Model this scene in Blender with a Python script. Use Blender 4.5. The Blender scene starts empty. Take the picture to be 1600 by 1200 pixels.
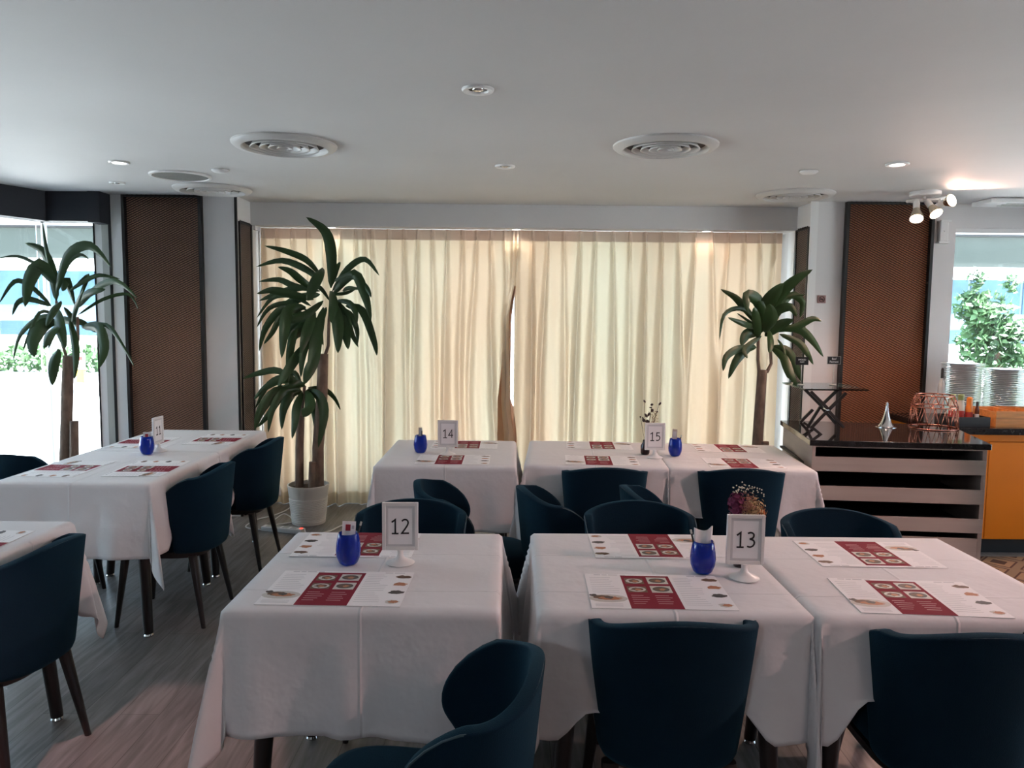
import bpy, bmesh, math, random
from mathutils import Vector, Matrix, Euler
random.seed(7)
PI = math.pi
sc = bpy.context.scene
COL = sc.collection

# ------------------------------------------------------------------ camera
PITCH, ROLL, FPX, CAMH = math.radians(5.08), math.radians(.57), 1200.0, 1.55
cam_d = bpy.data.cameras.new('camera'); cam = bpy.data.objects.new('camera', cam_d); COL.objects.link(cam)
_f = Vector((0, math.cos(PITCH), -math.sin(PITCH))); _u0 = Vector((0, math.sin(PITCH), math.cos(PITCH))); _r0 = Vector((1, 0, 0))
_r = math.cos(ROLL)*_r0 + math.sin(ROLL)*_u0; _u = -math.sin(ROLL)*_r0 + math.cos(ROLL)*_u0
M = Matrix((( _r.x, _u.x, -_f.x, 0), (_r.y, _u.y, -_f.y, 0), (_r.z, _u.z, -_f.z, CAMH), (0, 0, 0, 1)))
cam.matrix_world = M
cam_d.sensor_width = 36; cam_d.lens = 36*FPX/1600; cam_d.clip_end = 300; cam_d.clip_start = .05
sc.camera = cam

def at(px, py, Y):            # real point at depth Y seen at a pixel of the photo
    d = _f + (px-800)/FPX*_r - (py-600)/FPX*_u
    return Vector((0, 0, CAMH)) + d*(Y/d.y)

# ------------------------------------------------------------------ world, sun, exposure
sc.view_settings.view_transform = 'Standard'; sc.view_settings.look = 'None'
sc.view_settings.exposure = 0.92; sc.view_settings.gamma = 1; sc.view_settings.use_curve_mapping = False
w = bpy.data.worlds.new('sky'); sc.world = w; w.use_nodes = True
bg = w.node_tree.nodes['Background']; bg.inputs[0].default_value = (.62, .80, 1, 1); bg.inputs[1].default_value = 2.7

def light(name, kind, loc, energy, color, target=None, **kw):
    d = bpy.data.lights.new(name, kind); d.energy = energy; d.color = color
    for k, v in kw.items(): setattr(d, k, v)
    o = bpy.data.objects.new(name, d); COL.objects.link(o); o.location = loc
    if target is not None: o.rotation_euler = (Vector(target)-Vector(loc)).to_track_quat('-Z', 'Y').to_euler()
    return o
light('sun', 'SUN', (0, 0, 20), 22.0, (.97, .97, 1), (-8, 3, 0), angle=.02)

# ------------------------------------------------------------------ materials
MATS = {}
def mat(name, col, rough=.6, metal=0, spec=.5, **kw):
    if name in MATS: return MATS[name]
    m = bpy.data.materials.new(name); m.use_nodes = True; nt = m.node_tree; b = nt.nodes['Principled BSDF']
    b.inputs['Base Color'].default_value = (*col, 1); b.inputs['Roughness'].default_value = rough
    b.inputs['Metallic'].default_value = metal; b.inputs['Specular IOR Level'].default_value = spec
    for k, v in kw.items(): b.inputs[k].default_value = v
    MATS[name] = m; return m
def N(m, t, **kw):
    n = m.node_tree.nodes.new(t)
    for k, v in kw.items(): setattr(n, k, v)
    return n
def L(m, a, b): m.node_tree.links.new(a, b)
def vary(m, scale=8, amt=.15, bump=0, bscale=None, stretch=(1, 1, 1), detail=4):
    """procedural colour variation and bump from object-space noise"""
    b = m.node_tree.nodes['Principled BSDF']; c = b.inputs['Base Color'].default_value[:]
    tc = N(m, 'ShaderNodeTexCoord'); mp = N(m, 'ShaderNodeMapping'); mp.inputs['Scale'].default_value = stretch
    L(m, tc.outputs['Object'], mp.inputs[0])
    n = N(m, 'ShaderNodeTexNoise'); n.inputs['Scale'].default_value = scale; n.inputs['Detail'].default_value = detail
    L(m, mp.outputs[0], n.inputs['Vector'])
    r = N(m, 'ShaderNodeValToRGB'); r.color_ramp.elements[0].position = .3; r.color_ramp.elements[1].position = .7
    r.color_ramp.elements[0].color = tuple(x*(1-amt) for x in c[:3])+(1,)
    r.color_ramp.elements[1].color = tuple(min(1, x*(1+amt)) for x in c[:3])+(1,)
    L(m, n.outputs[0], r.inputs[0]); L(m, r.outputs[0], b.inputs['Base Color'])
    if bump:
        n2 = N(m, 'ShaderNodeTexNoise'); n2.inputs['Scale'].default_value = bscale or scale; n2.inputs['Detail'].default_value = 5
        L(m, mp.outputs[0], n2.inputs['Vector'])
        bp = N(m, 'ShaderNodeBump'); bp.inputs['Strength'].default_value = 1; bp.inputs['Distance'].default_value = bump
        L(m, n2.outputs[0], bp.inputs['Height']); L(m, bp.outputs[0], b.inputs['Normal'])
    return m

m_ceil = vary(mat('ceiling_paint', (.60, .59, .585), .75), 1.2, .03, .004, 3)
m_wall = vary(mat('wall_paint', (.70, .68, .675), .7), 2, .02)
m_white = mat('white_paint', (.78, .77, .76), .45)
m_trimgrey = vary(mat('grey_window_frame', (.42, .43, .40), .5), 3, .04)
m_pelmet = mat('black_pelmet', (.012, .013, .02), .6)
m_black = mat('black_metal', (.012, .011, .011), .4)
m_strand = mat('dark_mesh_metal', (.022, .014, .012), .45, .3)
m_back_l = vary(mat('mesh_backing_brown', (.50, .30, .215), .6), 2, .15)
m_back_r = vary(mat('mesh_backing_warm_lit', (.52, .21, .11), .6), 2, .12)  # right-hand backing, warm light put into its redder colour
m_back_n = vary(mat('mesh_backing_grey_brown', (.26, .19, .155), .6), 2, .1)
m_cloth = mat('white_linen', (.70, .69, .70), .85, 0, .2)
m_plastic = mat('white_plastic', (.74, .73, .72), .3)
m_paper = mat('white_paper', (.84, .83, .84), .75, 0, .25)
m_maroon = mat('maroon_print', (.22, .018, .035), .8, 0, .15)
m_text = mat('grey_print', (.46, .46, .49), .6)
m_textw = mat('pale_print', (.6, .35, .36), .6)
m_dish1 = mat('dish_brown', (.12, .06, .03), .6)
m_dish2 = mat('dish_orange', (.42, .17, .08), .6)
m_dish3 = mat('dish_dark', (.06, .05, .045), .6)
m_plateprint = mat('dish_plate', (.55, .53, .5), .6)
m_ink = mat('black_ink', (.012, .012, .014), .6)
m_leg = mat('dark_wood_leg', (.018, .013, .012), .35)
m_chrome = mat('chrome', (.75, .75, .75), .12, 1)
m_leaf = mat('dracaena_leaf', (.024, .054, .016), .38, 0, .35)
m_trunk = vary(mat('cane_bark', (.17, .115, .085), .85), 30, .3, .004, 60, (1, 1, .4))
m_pot = mat('cream_pot', (.66, .62, .57), .45)
m_soil = vary(mat('potting_soil', (.05, .03, .02), .95), 40, .3, .003, 60)
m_granite = vary(mat('black_granite', (.012, .012, .013), .06), 60, .4)
m_taupe = vary(mat('taupe_laminate', (.33, .27, .24), .45), 5, .07, 0, None, (.3, 1, 6))
m_dark_in = mat('dark_shelf_inside', (.02, .016, .014), .5)
m_orange = vary(mat('orange_laminate', (.72, .19, .004), .45, 0, .25), 3, .05)
m_copper = mat('copper_wire', (.62, .25, .17), .22, 1)
m_plate = mat('white_china', (.80, .79, .78), .12)
m_woodbox = vary(mat('orange_wood', (.55, .22, .06), .45), 6, .2, 0, None, (1, 8, 8))
m_hem = None

def cloth_bump():
    m = m_cloth; b = m.node_tree.nodes['Principled BSDF']
    tc = N(m, 'ShaderNodeTexCoord'); n = N(m, 'ShaderNodeTexNoise'); n.inputs['Scale'].default_value = 5.5; n.inputs['Detail'].default_value = 4
    L(m, tc.outputs['Object'], n.inputs['Vector'])
    uv = N(m, 'ShaderNodeUVMap'); sp = N(m, 'ShaderNodeSeparateXYZ'); L(m, uv.outputs[0], sp.inputs[0])
    hs = []
    for out, off in ((sp.outputs[0], .0), (sp.outputs[1], .12), (sp.outputs[1], -.22)):
        a = N(m, 'ShaderNodeMath', operation='SUBTRACT'); L(m, out, a.inputs[0]); a.inputs[1].default_value = off
        c = N(m, 'ShaderNodeMath', operation='ABSOLUTE'); L(m, a.outputs[0], c.inputs[0])
        d = N(m, 'ShaderNodeMapRange'); L(m, c.outputs[0], d.inputs[0])
        d.inputs[1].default_value = 0; d.inputs[2].default_value = .006; d.inputs[3].default_value = .55; d.inputs[4].default_value = 0
        hs.append(d.outputs[0])
    s = N(m, 'ShaderNodeMath', operation='ADD'); L(m, hs[0], s.inputs[0]); L(m, hs[1], s.inputs[1])
    s2 = N(m, 'ShaderNodeMath', operation='ADD'); L(m, s.outputs[0], s2.inputs[0]); L(m, hs[2], s2.inputs[1])
    s3 = N(m, 'ShaderNodeMath', operation='ADD'); L(m, s2.outputs[0], s3.inputs[0])
    mu = N(m, 'ShaderNodeMath', operation='MULTIPLY'); mu.inputs[1].default_value = 3.0; L(m, n.outputs[0], mu.inputs[0]); L(m, mu.outputs[0], s3.inputs[1])
    bp = N(m, 'ShaderNodeBump'); bp.inputs['Strength'].default_value = 1.0; bp.inputs['Distance'].default_value = .0042
    L(m, s3.outputs[0], bp.inputs['Height']); L(m, bp.outputs[0], b.inputs['Normal'])
cloth_bump()

def fabric():
    m = mat('teal_navy_fabric', (.003, .0145, .027), .9, 0, .1)
    b = m.node_tree.nodes['Principled BSDF']; b.inputs['Sheen Weight'].default_value = .24; b.inputs['Sheen Roughness'].default_value = .5
    b.inputs['Sheen Tint'].default_value = (.05, .22, .32, 1)
    tc = N(m, 'ShaderNodeTexCoord'); n = N(m, 'ShaderNodeTexNoise'); n.inputs['Scale'].default_value = 420
    L(m, tc.outputs['Object'], n.inputs['Vector'])
    bp = N(m, 'ShaderNodeBump'); bp.inputs['Distance'].default_value = .0012; bp.inputs['Strength'].default_value = .8
    L(m, n.outputs[0], bp.inputs['Height']); L(m, bp.outputs[0], b.inputs['Normal'])
    return m
m_fab = fabric()
m_piping = mat('teal_piping', (.03, .06, .075), .7)

def glassy(name, tint, refl=.06):
    m = bpy.data.materials.new(name); m.use_nodes = True; nt = m.node_tree
    for n in list(nt.nodes):
        if n.type != 'OUTPUT_MATERIAL': nt.nodes.remove(n)
    out = [n for n in nt.nodes if n.type == 'OUTPUT_MATERIAL'][0]
    t = N(m, 'ShaderNodeBsdfTransparent'); t.inputs[0].default_value = (*tint, 1)
    g = N(m, 'ShaderNodeBsdfGlossy'); g.inputs['Roughness'].default_value = .02; g.inputs['Color'].default_value = (.9, .95, 1, 1)
    fr = N(m, 'ShaderNodeFresnel'); fr.inputs[0].default_value = 1.45
    mx = N(m, 'ShaderNodeMixShader'); L(m, fr.outputs[0], mx.inputs[0]); L(m, t.outputs[0], mx.inputs[1]); L(m, g.outputs[0], mx.inputs[2])
    L(m, mx.outputs[0], out.inputs[0]); return m
m_glass = glassy('window_glass', (.94, .97, .965))
m_plateglass = glassy('frosted_glass', (.60, .68, .64))
m_blue = mat('cobalt_blue_glass', (.0, .035, .55), .06, 0, .6)
m_blue.node_tree.nodes['Principled BSDF'].inputs['Transmission Weight'].default_value = .55

def curtain_mat(name, tr, base, mix):
    m = bpy.data.materials.new(name); m.use_nodes = True; nt = m.node_tree
    for n in list(nt.nodes):
        if n.type != 'OUTPUT_MATERIAL': nt.nodes.remove(n)
    out = [n for n in nt.nodes if n.type == 'OUTPUT_MATERIAL'][0]
    d = N(m, 'ShaderNodeBsdfDiffuse'); d.inputs[0].default_value = (*base, 1)
    t = N(m, 'ShaderNodeBsdfTranslucent')
    tc = N(m, 'ShaderNodeTexCoord'); mp = N(m, 'ShaderNodeMapping'); mp.inputs['Scale'].default_value = (1.3, .2, .12); L(m, tc.outputs['Object'], mp.inputs[0])
    n = N(m, 'ShaderNodeTexNoise'); n.inputs['Scale'].default_value = 2.2; n.inputs['Detail'].default_value = 3; L(m, mp.outputs[0], n.inputs['Vector'])
    r = N(m, 'ShaderNodeValToRGB'); r.color_ramp.elements[0].position = .4; r.color_ramp.elements[1].position = .62
    r.color_ramp.elements[0].color = (*tr, 1); r.color_ramp.elements[1].color = (tr[0]*1.10, tr[1]*.90, tr[2]*.84, 1)
    L(m, n.outputs[0], r.inputs[0]); L(m, r.outputs[0], t.inputs[0])
    mx = N(m, 'ShaderNodeMixShader'); mx.inputs[0].default_value = mix
    L(m, d.outputs[0], mx.inputs[1]); L(m, t.outputs[0], mx.inputs[2]); L(m, mx.outputs[0], out.inputs[0])
    return m
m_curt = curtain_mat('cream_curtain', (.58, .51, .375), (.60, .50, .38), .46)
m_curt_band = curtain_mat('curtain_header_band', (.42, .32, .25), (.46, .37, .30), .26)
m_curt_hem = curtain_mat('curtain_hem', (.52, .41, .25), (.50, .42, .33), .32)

def emis(name, col, s):
    m = bpy.data.materials.new(name); m.use_nodes = True; b = m.node_tree.nodes['Principled BSDF']
    b.inputs['Emission Color'].default_value = (*col, 1); b.inputs['Emission Strength'].default_value = s
    b.inputs['Base Color'].default_value = (*col, 1); return m
m_lamp = emis('lit_lamp', (1, .88, .72), 9)
m_lampw = emis('lit_white_lamp', (1, .97, .92), 7)

def floor_mat():
    m = mat('grey_wood_floor', (.2, .17, .16), .38, 0, .45); b = m.node_tree.nodes['Principled BSDF']
    tc = N(m, 'ShaderNodeTexCoord'); mp = N(m, 'ShaderNodeMapping'); mp.inputs['Rotation'].default_value = (0, 0, PI/2); L(m, tc.outputs['Object'], mp.inputs[0])
    br = N(m, 'ShaderNodeTexBrick'); br.offset = .37; br.inputs['Scale'].default_value = 1
    br.inputs['Brick Width'].default_value = 1.2; br.inputs['Row Height'].default_value = .15; br.inputs['Mortar Size'].default_value = .0012
    br.inputs['Color1'].default_value = (.155, .145, .142, 1); br.inputs['Color2'].default_value = (.215, .198, .192, 1); br.inputs['Mortar'].default_value = (.06, .05, .045, 1)
    L(m, mp.outputs[0], br.inputs['Vector'])
    mp2 = N(m, 'ShaderNodeMapping'); mp2.inputs['Scale'].default_value = (14, 1.4, 1); L(m, tc.outputs['Object'], mp2.inputs[0])
    n = N(m, 'ShaderNodeTexNoise'); n.inputs['Scale'].default_value = 2.5; n.inputs['Detail'].default_value = 8; n.inputs['Distortion'].default_value = .6
    L(m, mp2.outputs[0], n.inputs['Vector'])
    r = N(m, 'ShaderNodeValToRGB'); r.color_ramp.elements[0].position = .35; r.color_ramp.elements[1].position = .7
    r.color_ramp.elements[0].color = (.62, .60, .58, 1); r.color_ramp.elements[1].color = (1.2, 1.2, 1.2, 1)
    L(m, n.outputs[0], r.inputs[0])
    mx = N(m, 'ShaderNodeMixRGB'); mx.blend_type = 'MULTIPLY'; mx.inputs[0].default_value = 1
    L(m, br.outputs[0], mx.inputs[1]); L(m, r.outputs[0], mx.inputs[2]); L(m, mx.outputs[0], b.inputs['Base Color'])
    return m
def carpet_mat():
    m = mat('patterned_carpet', (.15, .1, .08), .95, 0, .1); b = m.node_tree.nodes['Principled BSDF']
    tc = N(m, 'ShaderNodeTexCoord'); mp = N(m, 'ShaderNodeMapping'); mp.inputs['Rotation'].default_value = (0, 0, PI/4); mp.inputs['Scale'].default_value = (5, 5, 5); L(m, tc.outputs['Object'], mp.inputs[0])
    ch = N(m, 'ShaderNodeTexVoronoi', distance='CHEBYCHEV'); ch.inputs['Scale'].default_value = 1.0; ch.inputs['Randomness'].default_value = .25; L(m, mp.outputs[0], ch.inputs[0])
    r = N(m, 'ShaderNodeValToRGB'); r.color_ramp.interpolation = 'CONSTANT'
    r.color_ramp.elements[0].color = (.07, .04, .03, 1); r.color_ramp.elements[1].position = .2; r.color_ramp.elements[1].color = (.28, .18, .11, 1)
    e = r.color_ramp.elements.new(.38); e.color = (.09, .05, .04, 1); e = r.color_ramp.elements.new(.44); e.color = (.22, .15, .10, 1)
    L(m, ch.outputs[0], r.inputs[0]); L(m, r.outputs[0], b.inputs['Base Color']); return m

# ------------------------------------------------------------------ mesh helpers
class MB:
    def __init__(s): s.v = []; s.f = []; s.mi = []; s.uv = None
    def add(s, vs, fs, mi=0):
        o = len(s.v); s.v += [tuple(v) for v in vs]; s.f += [tuple(i+o for i in f) for f in fs]; s.mi += [mi]*len(fs); return s
    def box(s, lo, hi, mi=0, X=None):
        (a, b, c), (d, e, f) = lo, hi
        vs = [Vector(p) for p in ((a,b,c),(d,b,c),(d,e,c),(a,e,c),(a,b,f),(d,b,f),(d,e,f),(a,e,f))]
        if X is not None: vs = [X @ v for v in vs]
        return s.add(vs, [(0,3,2,1),(4,5,6,7),(0,1,5,4),(1,2,6,5),(2,3,7,6),(3,0,4,7)], mi)
    def prism(s, pts, z0, z1, mi=0):
        n = len(pts); vs = [(x, y, z0) for x, y in pts]+[(x, y, z1) for x, y in pts]
        return s.add(vs, [tuple(range(n-1, -1, -1)), tuple(range(n, 2*n))]+[(i, (i+1) % n, n+(i+1) % n, n+i) for i in range(n)], mi)
    def rings(s, rings, mi=0, cap=True, closed=True):
        n = len(rings[0]); vs = [p for r in rings for p in r]; fs = []
        for k in range(len(rings)-1):
            for i in range(n if closed else n-1):
                j = (i+1) % n; fs.append((k*n+i, k*n+j, (k+1)*n+j, (k+1)*n+i))
        if cap: fs.append(tuple(range(n-1, -1, -1))); fs.append(tuple((len(rings)-1)*n+i for i in range(n)))
        return s.add(vs, fs, mi)
    def lathe(s, prof, c=(0, 0, 0), n=32, mi=0, cap=False):
        return s.rings([[(c[0]+r*math.cos(2*PI*i/n), c[1]+r*math.sin(2*PI*i/n), c[2]+z) for i in range(n)] for r, z in prof], mi, cap)
    def tube(s, pts, rad, n=8, mi=0, closed=False):
        P = [Vector(p) for p in pts]; R = rad if isinstance(rad, (list, tuple)) else [rad]*len(P); rs = []
        up = None
        for i, p in enumerate(P):
            if closed: t = P[(i+1) % len(P)]-P[i-1]
            else: t = P[min(i+1, len(P)-1)]-P[max(i-1, 0)]
            t.normalize()
            if up is None: up = Vector((0, 0, 1)) if abs(t.z) < .9 else Vector((1, 0, 0))
            a = up.cross(t)
            if a.length < 1e-4: a = Vector((0, 1, 0)).cross(t)
            a.normalize(); b = t.cross(a); up = b
            rs.append([p+R[i]*(math.cos(2*PI*k/n)*a+math.sin(2*PI*k/n)*b) for k in range(n)])
        if closed: rs.append(rs[0])
        return s.rings(rs, mi, cap=not closed)
    def build(s, name, mats, parent=None, smooth=False, bevel=0, sub=0):
        me = bpy.data.meshes.new(name); me.from_pydata(s.v, [], s.f)
        if not isinstance(mats, (list, tuple)): mats = [mats]
        for m in mats: me.materials.append(m)
        for p, i in zip(me.polygons, s.mi): p.material_index = i
        if smooth:
            for p in me.polygons: p.use_smooth = True
        me.update()
        o = bpy.data.objects.new(name, me); COL.objects.link(o)
        if parent is not None: o.parent = parent
        if smooth == 'auto':
            try: me.set_sharp_from_angle(angle=math.radians(40))
            except Exception: pass
        if bevel:
            b = o.modifiers.new('bevel', 'BEVEL'); b.width = bevel; b.segments = 2; b.limit_method = 'ANGLE'
        if sub:
            q = o.modifiers.new('sub', 'SUBSURF'); q.levels = sub; q.render_levels = sub
        return o
def tag(o, label, cat, group=None, kind=None):
    o['label'] = label; o['category'] = cat
    if group: o['group'] = group
    if kind: o['kind'] = kind
    return o
def empty(name, loc, rz=0, label=None, cat=None, group=None):
    o = bpy.data.objects.new(name, None); COL.objects.link(o); o.location = loc; o.rotation_euler = (0, 0, rz); o.empty_display_size = .1
    if label: tag(o, label, cat, group)
    return o
def struct(o):
    o['kind'] = 'structure'; return o
def copy_tree(o, parent=None):
    c = o.copy(); COL.objects.link(c); c.parent = parent
    if parent is not None: c.matrix_parent_inverse = o.matrix_parent_inverse.copy()
    for ch in list(o.children): copy_tree(ch, c)
    return c
def rotz(a, c=(0, 0, 0)): return Matrix.Translation(c) @ Matrix.Rotation(a, 4, 'Z')

# ------------------------------------------------------------------ the room
CZ = 2.41
LWX0, LWY0 = -3.50, 5.72                         # corner of the left glazing
def lw(t): return (LWX0-.41*t, LWY0-1.0*t)       # along the slanting glazed wall towards the camera
lwe = lw(3.4)
room = [(6.0, -6), (6.0, 6.4), (-3.6, 6.4), (LWX0-.12, LWY0+.12), (lwe[0]-.12, lwe[1]), (lwe[0]-.12, -6)]
room = room[::-1]
m_floor = floor_mat()
struct(MB().prism(room[::-1], -.12, 0).build('floor', m_floor))
struct(MB().prism(room[::-1], CZ, CZ+.35).build('ceiling', m_ceil))
struct(MB().box((lwe[0]-.3, -6.2, 0), (6.2, -6, CZ)).build('wall_front', m_wall))
struct(MB().box((6, 4.6, 0), (6.2, 6.5, CZ)).build('wall_right', m_wall)); struct(MB().box((6, -6, 0), (6.2, 2.0, CZ)).build('wall_right_near', m_wall))
ws = MB(); ws.box((6, 2.0, 0), (6.12, 4.6, .12)); ws.box((6, 2.0, 2.25), (6.12, 4.6, CZ))  # unseen window added in the right wall to let in more daylight
for k in range(3): ws.box((6.02, 2.0+k*1.27, .12), (6.10, 2.06+k*1.27, 2.25))
w5 = struct(ws.build('window_added', m_white))
for k in range(2): MB().box((6.05, 2.06+k*1.27, .12), (6.056, 3.27+k*1.27, 2.25)).build('window_pane', m_glass, w5)
struct(MB().box((lwe[0]-.3, -6, 0), (lwe[0]-.1, lwe[1], CZ)).build('wall_left', m_wall))
# back wall: two pilasters, beam over the curtain niche, head above the side windows
XL, XR, YA, YB, YC, YG = -2.05, 2.21, 5.76, 6.07, 6.22, 6.42
struct(MB().box((-2.97, YA, 0), (XL, 6.5, CZ)).build('wall_back_left_pilaster', m_wall))
struct(MB().box((XR, YA, 0), (3.27, 6.5, CZ)).build('wall_back_right_pilaster', m_wall))
struct(MB().box((XL, YB, 2.232), (XR, 6.5, CZ)).build('wall_back_beam', m_wall))
struct(MB().box((3.27, YA+.04, 2.232), (6, 6.0, CZ)).build('wall_back_right_head', m_wall))
struct(MB().box((3.27, YA+.04, 0), (6, 6.0, .84)).build('wall_back_right_sill', m_wall))
struct(MB().box((2.19, YA-.012, 0), (2.245, YA, CZ)).build('trim_1', m_white))
struct(MB().box((-2.972, YA-.012, 0), (-2.882, YA, CZ)).build('trim_2', m_white))
struct(MB().box((-2.99, YA-.02, 0), (-2.972, YA+.02, CZ)).build('trim_3', m_black))
struct(MB().box((-2.062, YA-.006, 0), (-2.045, YA+.012, CZ)).build('trim_4', m_black))
struct(MB().box((XL, 6.09, 2.2), (XL+.03, YC-.02, 2.232)).build('trim_5', m_wall))
struct(MB().box((XL, 6.08, 0), (XL+.012, YC, 2.23)).build('trim_6', m_white))
struct(MB().box((XR-.012, 6.08, 0), (XR, YC, 2.23)).build('trim_7', m_white))
struct(MB().box((XL, YC+.0, 0), (XL+.02, YC+.2, 2.23)).build('trim_8', m_wall))
# left windows
wl = MB(); wl.box((-3.10, YA, 0), (-3.045, YA+.08, 2.25)); wl.box((-3.50, YA, 0), (-3.10, YA+.05, .06)); wl.box((-3.50, YA, 2.2), (-3.10, YA+.05, 2.3))
wo = struct(wl.build('window_1', m_white))
MB().box((-3.045, YA-.01, 0), (-2.99, YA+.1, 2.25)).build('window_frame', m_trimgrey, wo)
MB().box((-3.50, YA+.02, .06), (-3.10, YA+.028, 2.2)).build('window_pane', m_glass, wo)
MB().box((-3.50, YA+.0, .0), (-3.478, YA+.04, 2.25)).build('window_mullion', m_white, wo)
MB().box((-3.112, YA-.004, .0), (-3.100, YA+.03, 2.25)).build('window_seal', m_black, wo)
fr = MB(); pn = []
ang = math.atan2(-1.0, -.41)
X = rotz(ang, (LWX0, LWY0, 0))
for k in range(3):
    fr.box((k*1.3+1.24, -.03, 0), (k*1.3+1.30, .03, 2.3), 0, X)
fr.box((0, -.03, 0), (3.9, .03, .06), 0, X); fr.box((0, -.03, 2.2), (3.9, .03, 2.41), 0, X)
w2 = struct(fr.build('window_2', m_white))
for k in range(3):
    MB().box((k*1.3+.01, -.004, .06), (k*1.3+1.24, .004, 2.2), 0, X).build('window_pane', m_glass, w2)
# pelmet hiding the blinds
pl = MB(); nrm = Vector((.925, -.38, 0))
pl.box((-3.40, 5.62, 2.2), (-3.06, 5.75, CZ)); pl.box((-3.06, 5.60, 2.19), (-2.975, 5.75, CZ))
pl.box((-.0, .0, 2.2), (3.6, .13, CZ), 0, rotz(ang, (LWX0+.02, LWY0-.02, 0)))
struct(pl.build('trim_9', m_pelmet))
# right window
wr = MB(); wr.box((3.27, YA+.05, .84), (3.30, YA+.12, 2.235)); wr.box((3.30, YA+.05, .84), (6, YA+.12, .87)); wr.box((3.3, YA+.05, 2.2), (6, YA+.12, 2.235)); wr.box((4.6, YA+.05, .87), (4.65, YA+.12, 2.2))
w3 = struct(wr.build('window_3', m_white))
MB().box((3.30, YA+.08, .87), (4.6, YA+.086, 2.2)).build('window_pane', m_glass, w3)
MB().box((4.65, YA+.08, .87), (6, YA+.086, 2.2)).build('window_pane', m_glass, w3)
# window behind the curtains
wb = MB()
for x in (XL+.02, -.98, .06, 1.1, XR-.07): wb.box((x, YG, 0), (x+.05, YG+.06, 2.232))
wb.box((XL, YG, 0), (XR, YG+.06, .08)); wb.box((XL, YG, 2.16), (XR, YG+.06, 2.232))
w4 = struct(wb.build('window_4', m_trimgrey))
for x0, x1 in ((XL+.07, -.98), (-.93, .06), (.11, 1.1), (1.15, XR-.07)):
    MB().box((x0, YG+.02, .08), (x1, YG+.026, 2.16)).build('window_pane', m_glass, w4)
struct(MB().box((2.75, 0.5, 0.0), (6.0, 4.93, .006)).build('floor_carpet', carpet_mat()))

# ------------------------------------------------------------------ expanded-metal panels
def lattice(name, wd, z0, z1, loc, rz, back, label, dp=.045, cw=.0345, chh=.0175, fw=.022):
    root = empty(name, loc, rz, label, 'wall panel', 'expanded metal wall panels')
    MB().box((0, -.006, z0), (wd, -.001, z1)).build('backing_board', back, root)
    fm = MB()
    fm.box((0, -dp, z0), (fw, 0, z1)); fm.box((wd-fw, -dp, z0), (wd, 0, z1)); fm.box((fw, -dp, z1-.014), (wd-fw, 0, z1)); fm.box((fw, -dp, z0), (wd-fw, 0, z0+.02))
    fm.build('panel_frame', m_black, root)
    s = MB(); t = .0030; nx = int((wd-2*fw)/(cw/2)); nz = int((z1-z0)/chh)
    dx = (wd-2*fw)/nx
    for j in range(nz):
        zc = z0+.02+(j+.5)*chh
        for sg in (1, -1):
            vs = []; fs = []
            for i in range(nx+1):
                x = fw+i*dx; z = zc+sg*(chh/4-.0002)*(1+(1 if i % 2 == 0 else -1))
                vs += [(x, -dp*.66, z+t/2), (x, -dp*.66+.006, z-t*.75)]
            vs2 = [(v[0], v[1]-.001, v[2]) for v in vs]
            for i in range(nx): fs.append((2*i, 2*i+1, 2*i+3, 2*i+2))
            s.add(vs, fs)
    s.build('expanded_mesh', m_strand, root)
    return root
lattice('metal_mesh_panel', .584, 0, CZ-.004, (-2.878, YA, 0), 0, m_back_l, 'tall brown expanded metal panel beside the left window')
lattice('metal_mesh_panel', .646, 0, CZ-.004, (2.443, YA, 0), 0, m_back_r, 'tall warm-lit brown expanded metal panel above the black counter')
lattice('metal_mesh_panel', .27, 0, 2.232, (XL, YA+.035+.27, 0), -PI/2 + PI, m_back_n, 'narrow mesh panel on the niche side left of the curtains', .014)
# (left return faces +x, right return faces -x)
bpy.data.objects['metal_mesh_panel.002'].rotation_euler = (0, 0, PI/2); bpy.data.objects['metal_mesh_panel.002'].location = (XL, YA+.035, 0)
lattice('metal_mesh_panel', .27, 0, 2.232, (XR, YA+.305, 0), -PI/2, m_back_n, 'narrow mesh panel on the niche side right of the curtains', .014)

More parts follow.
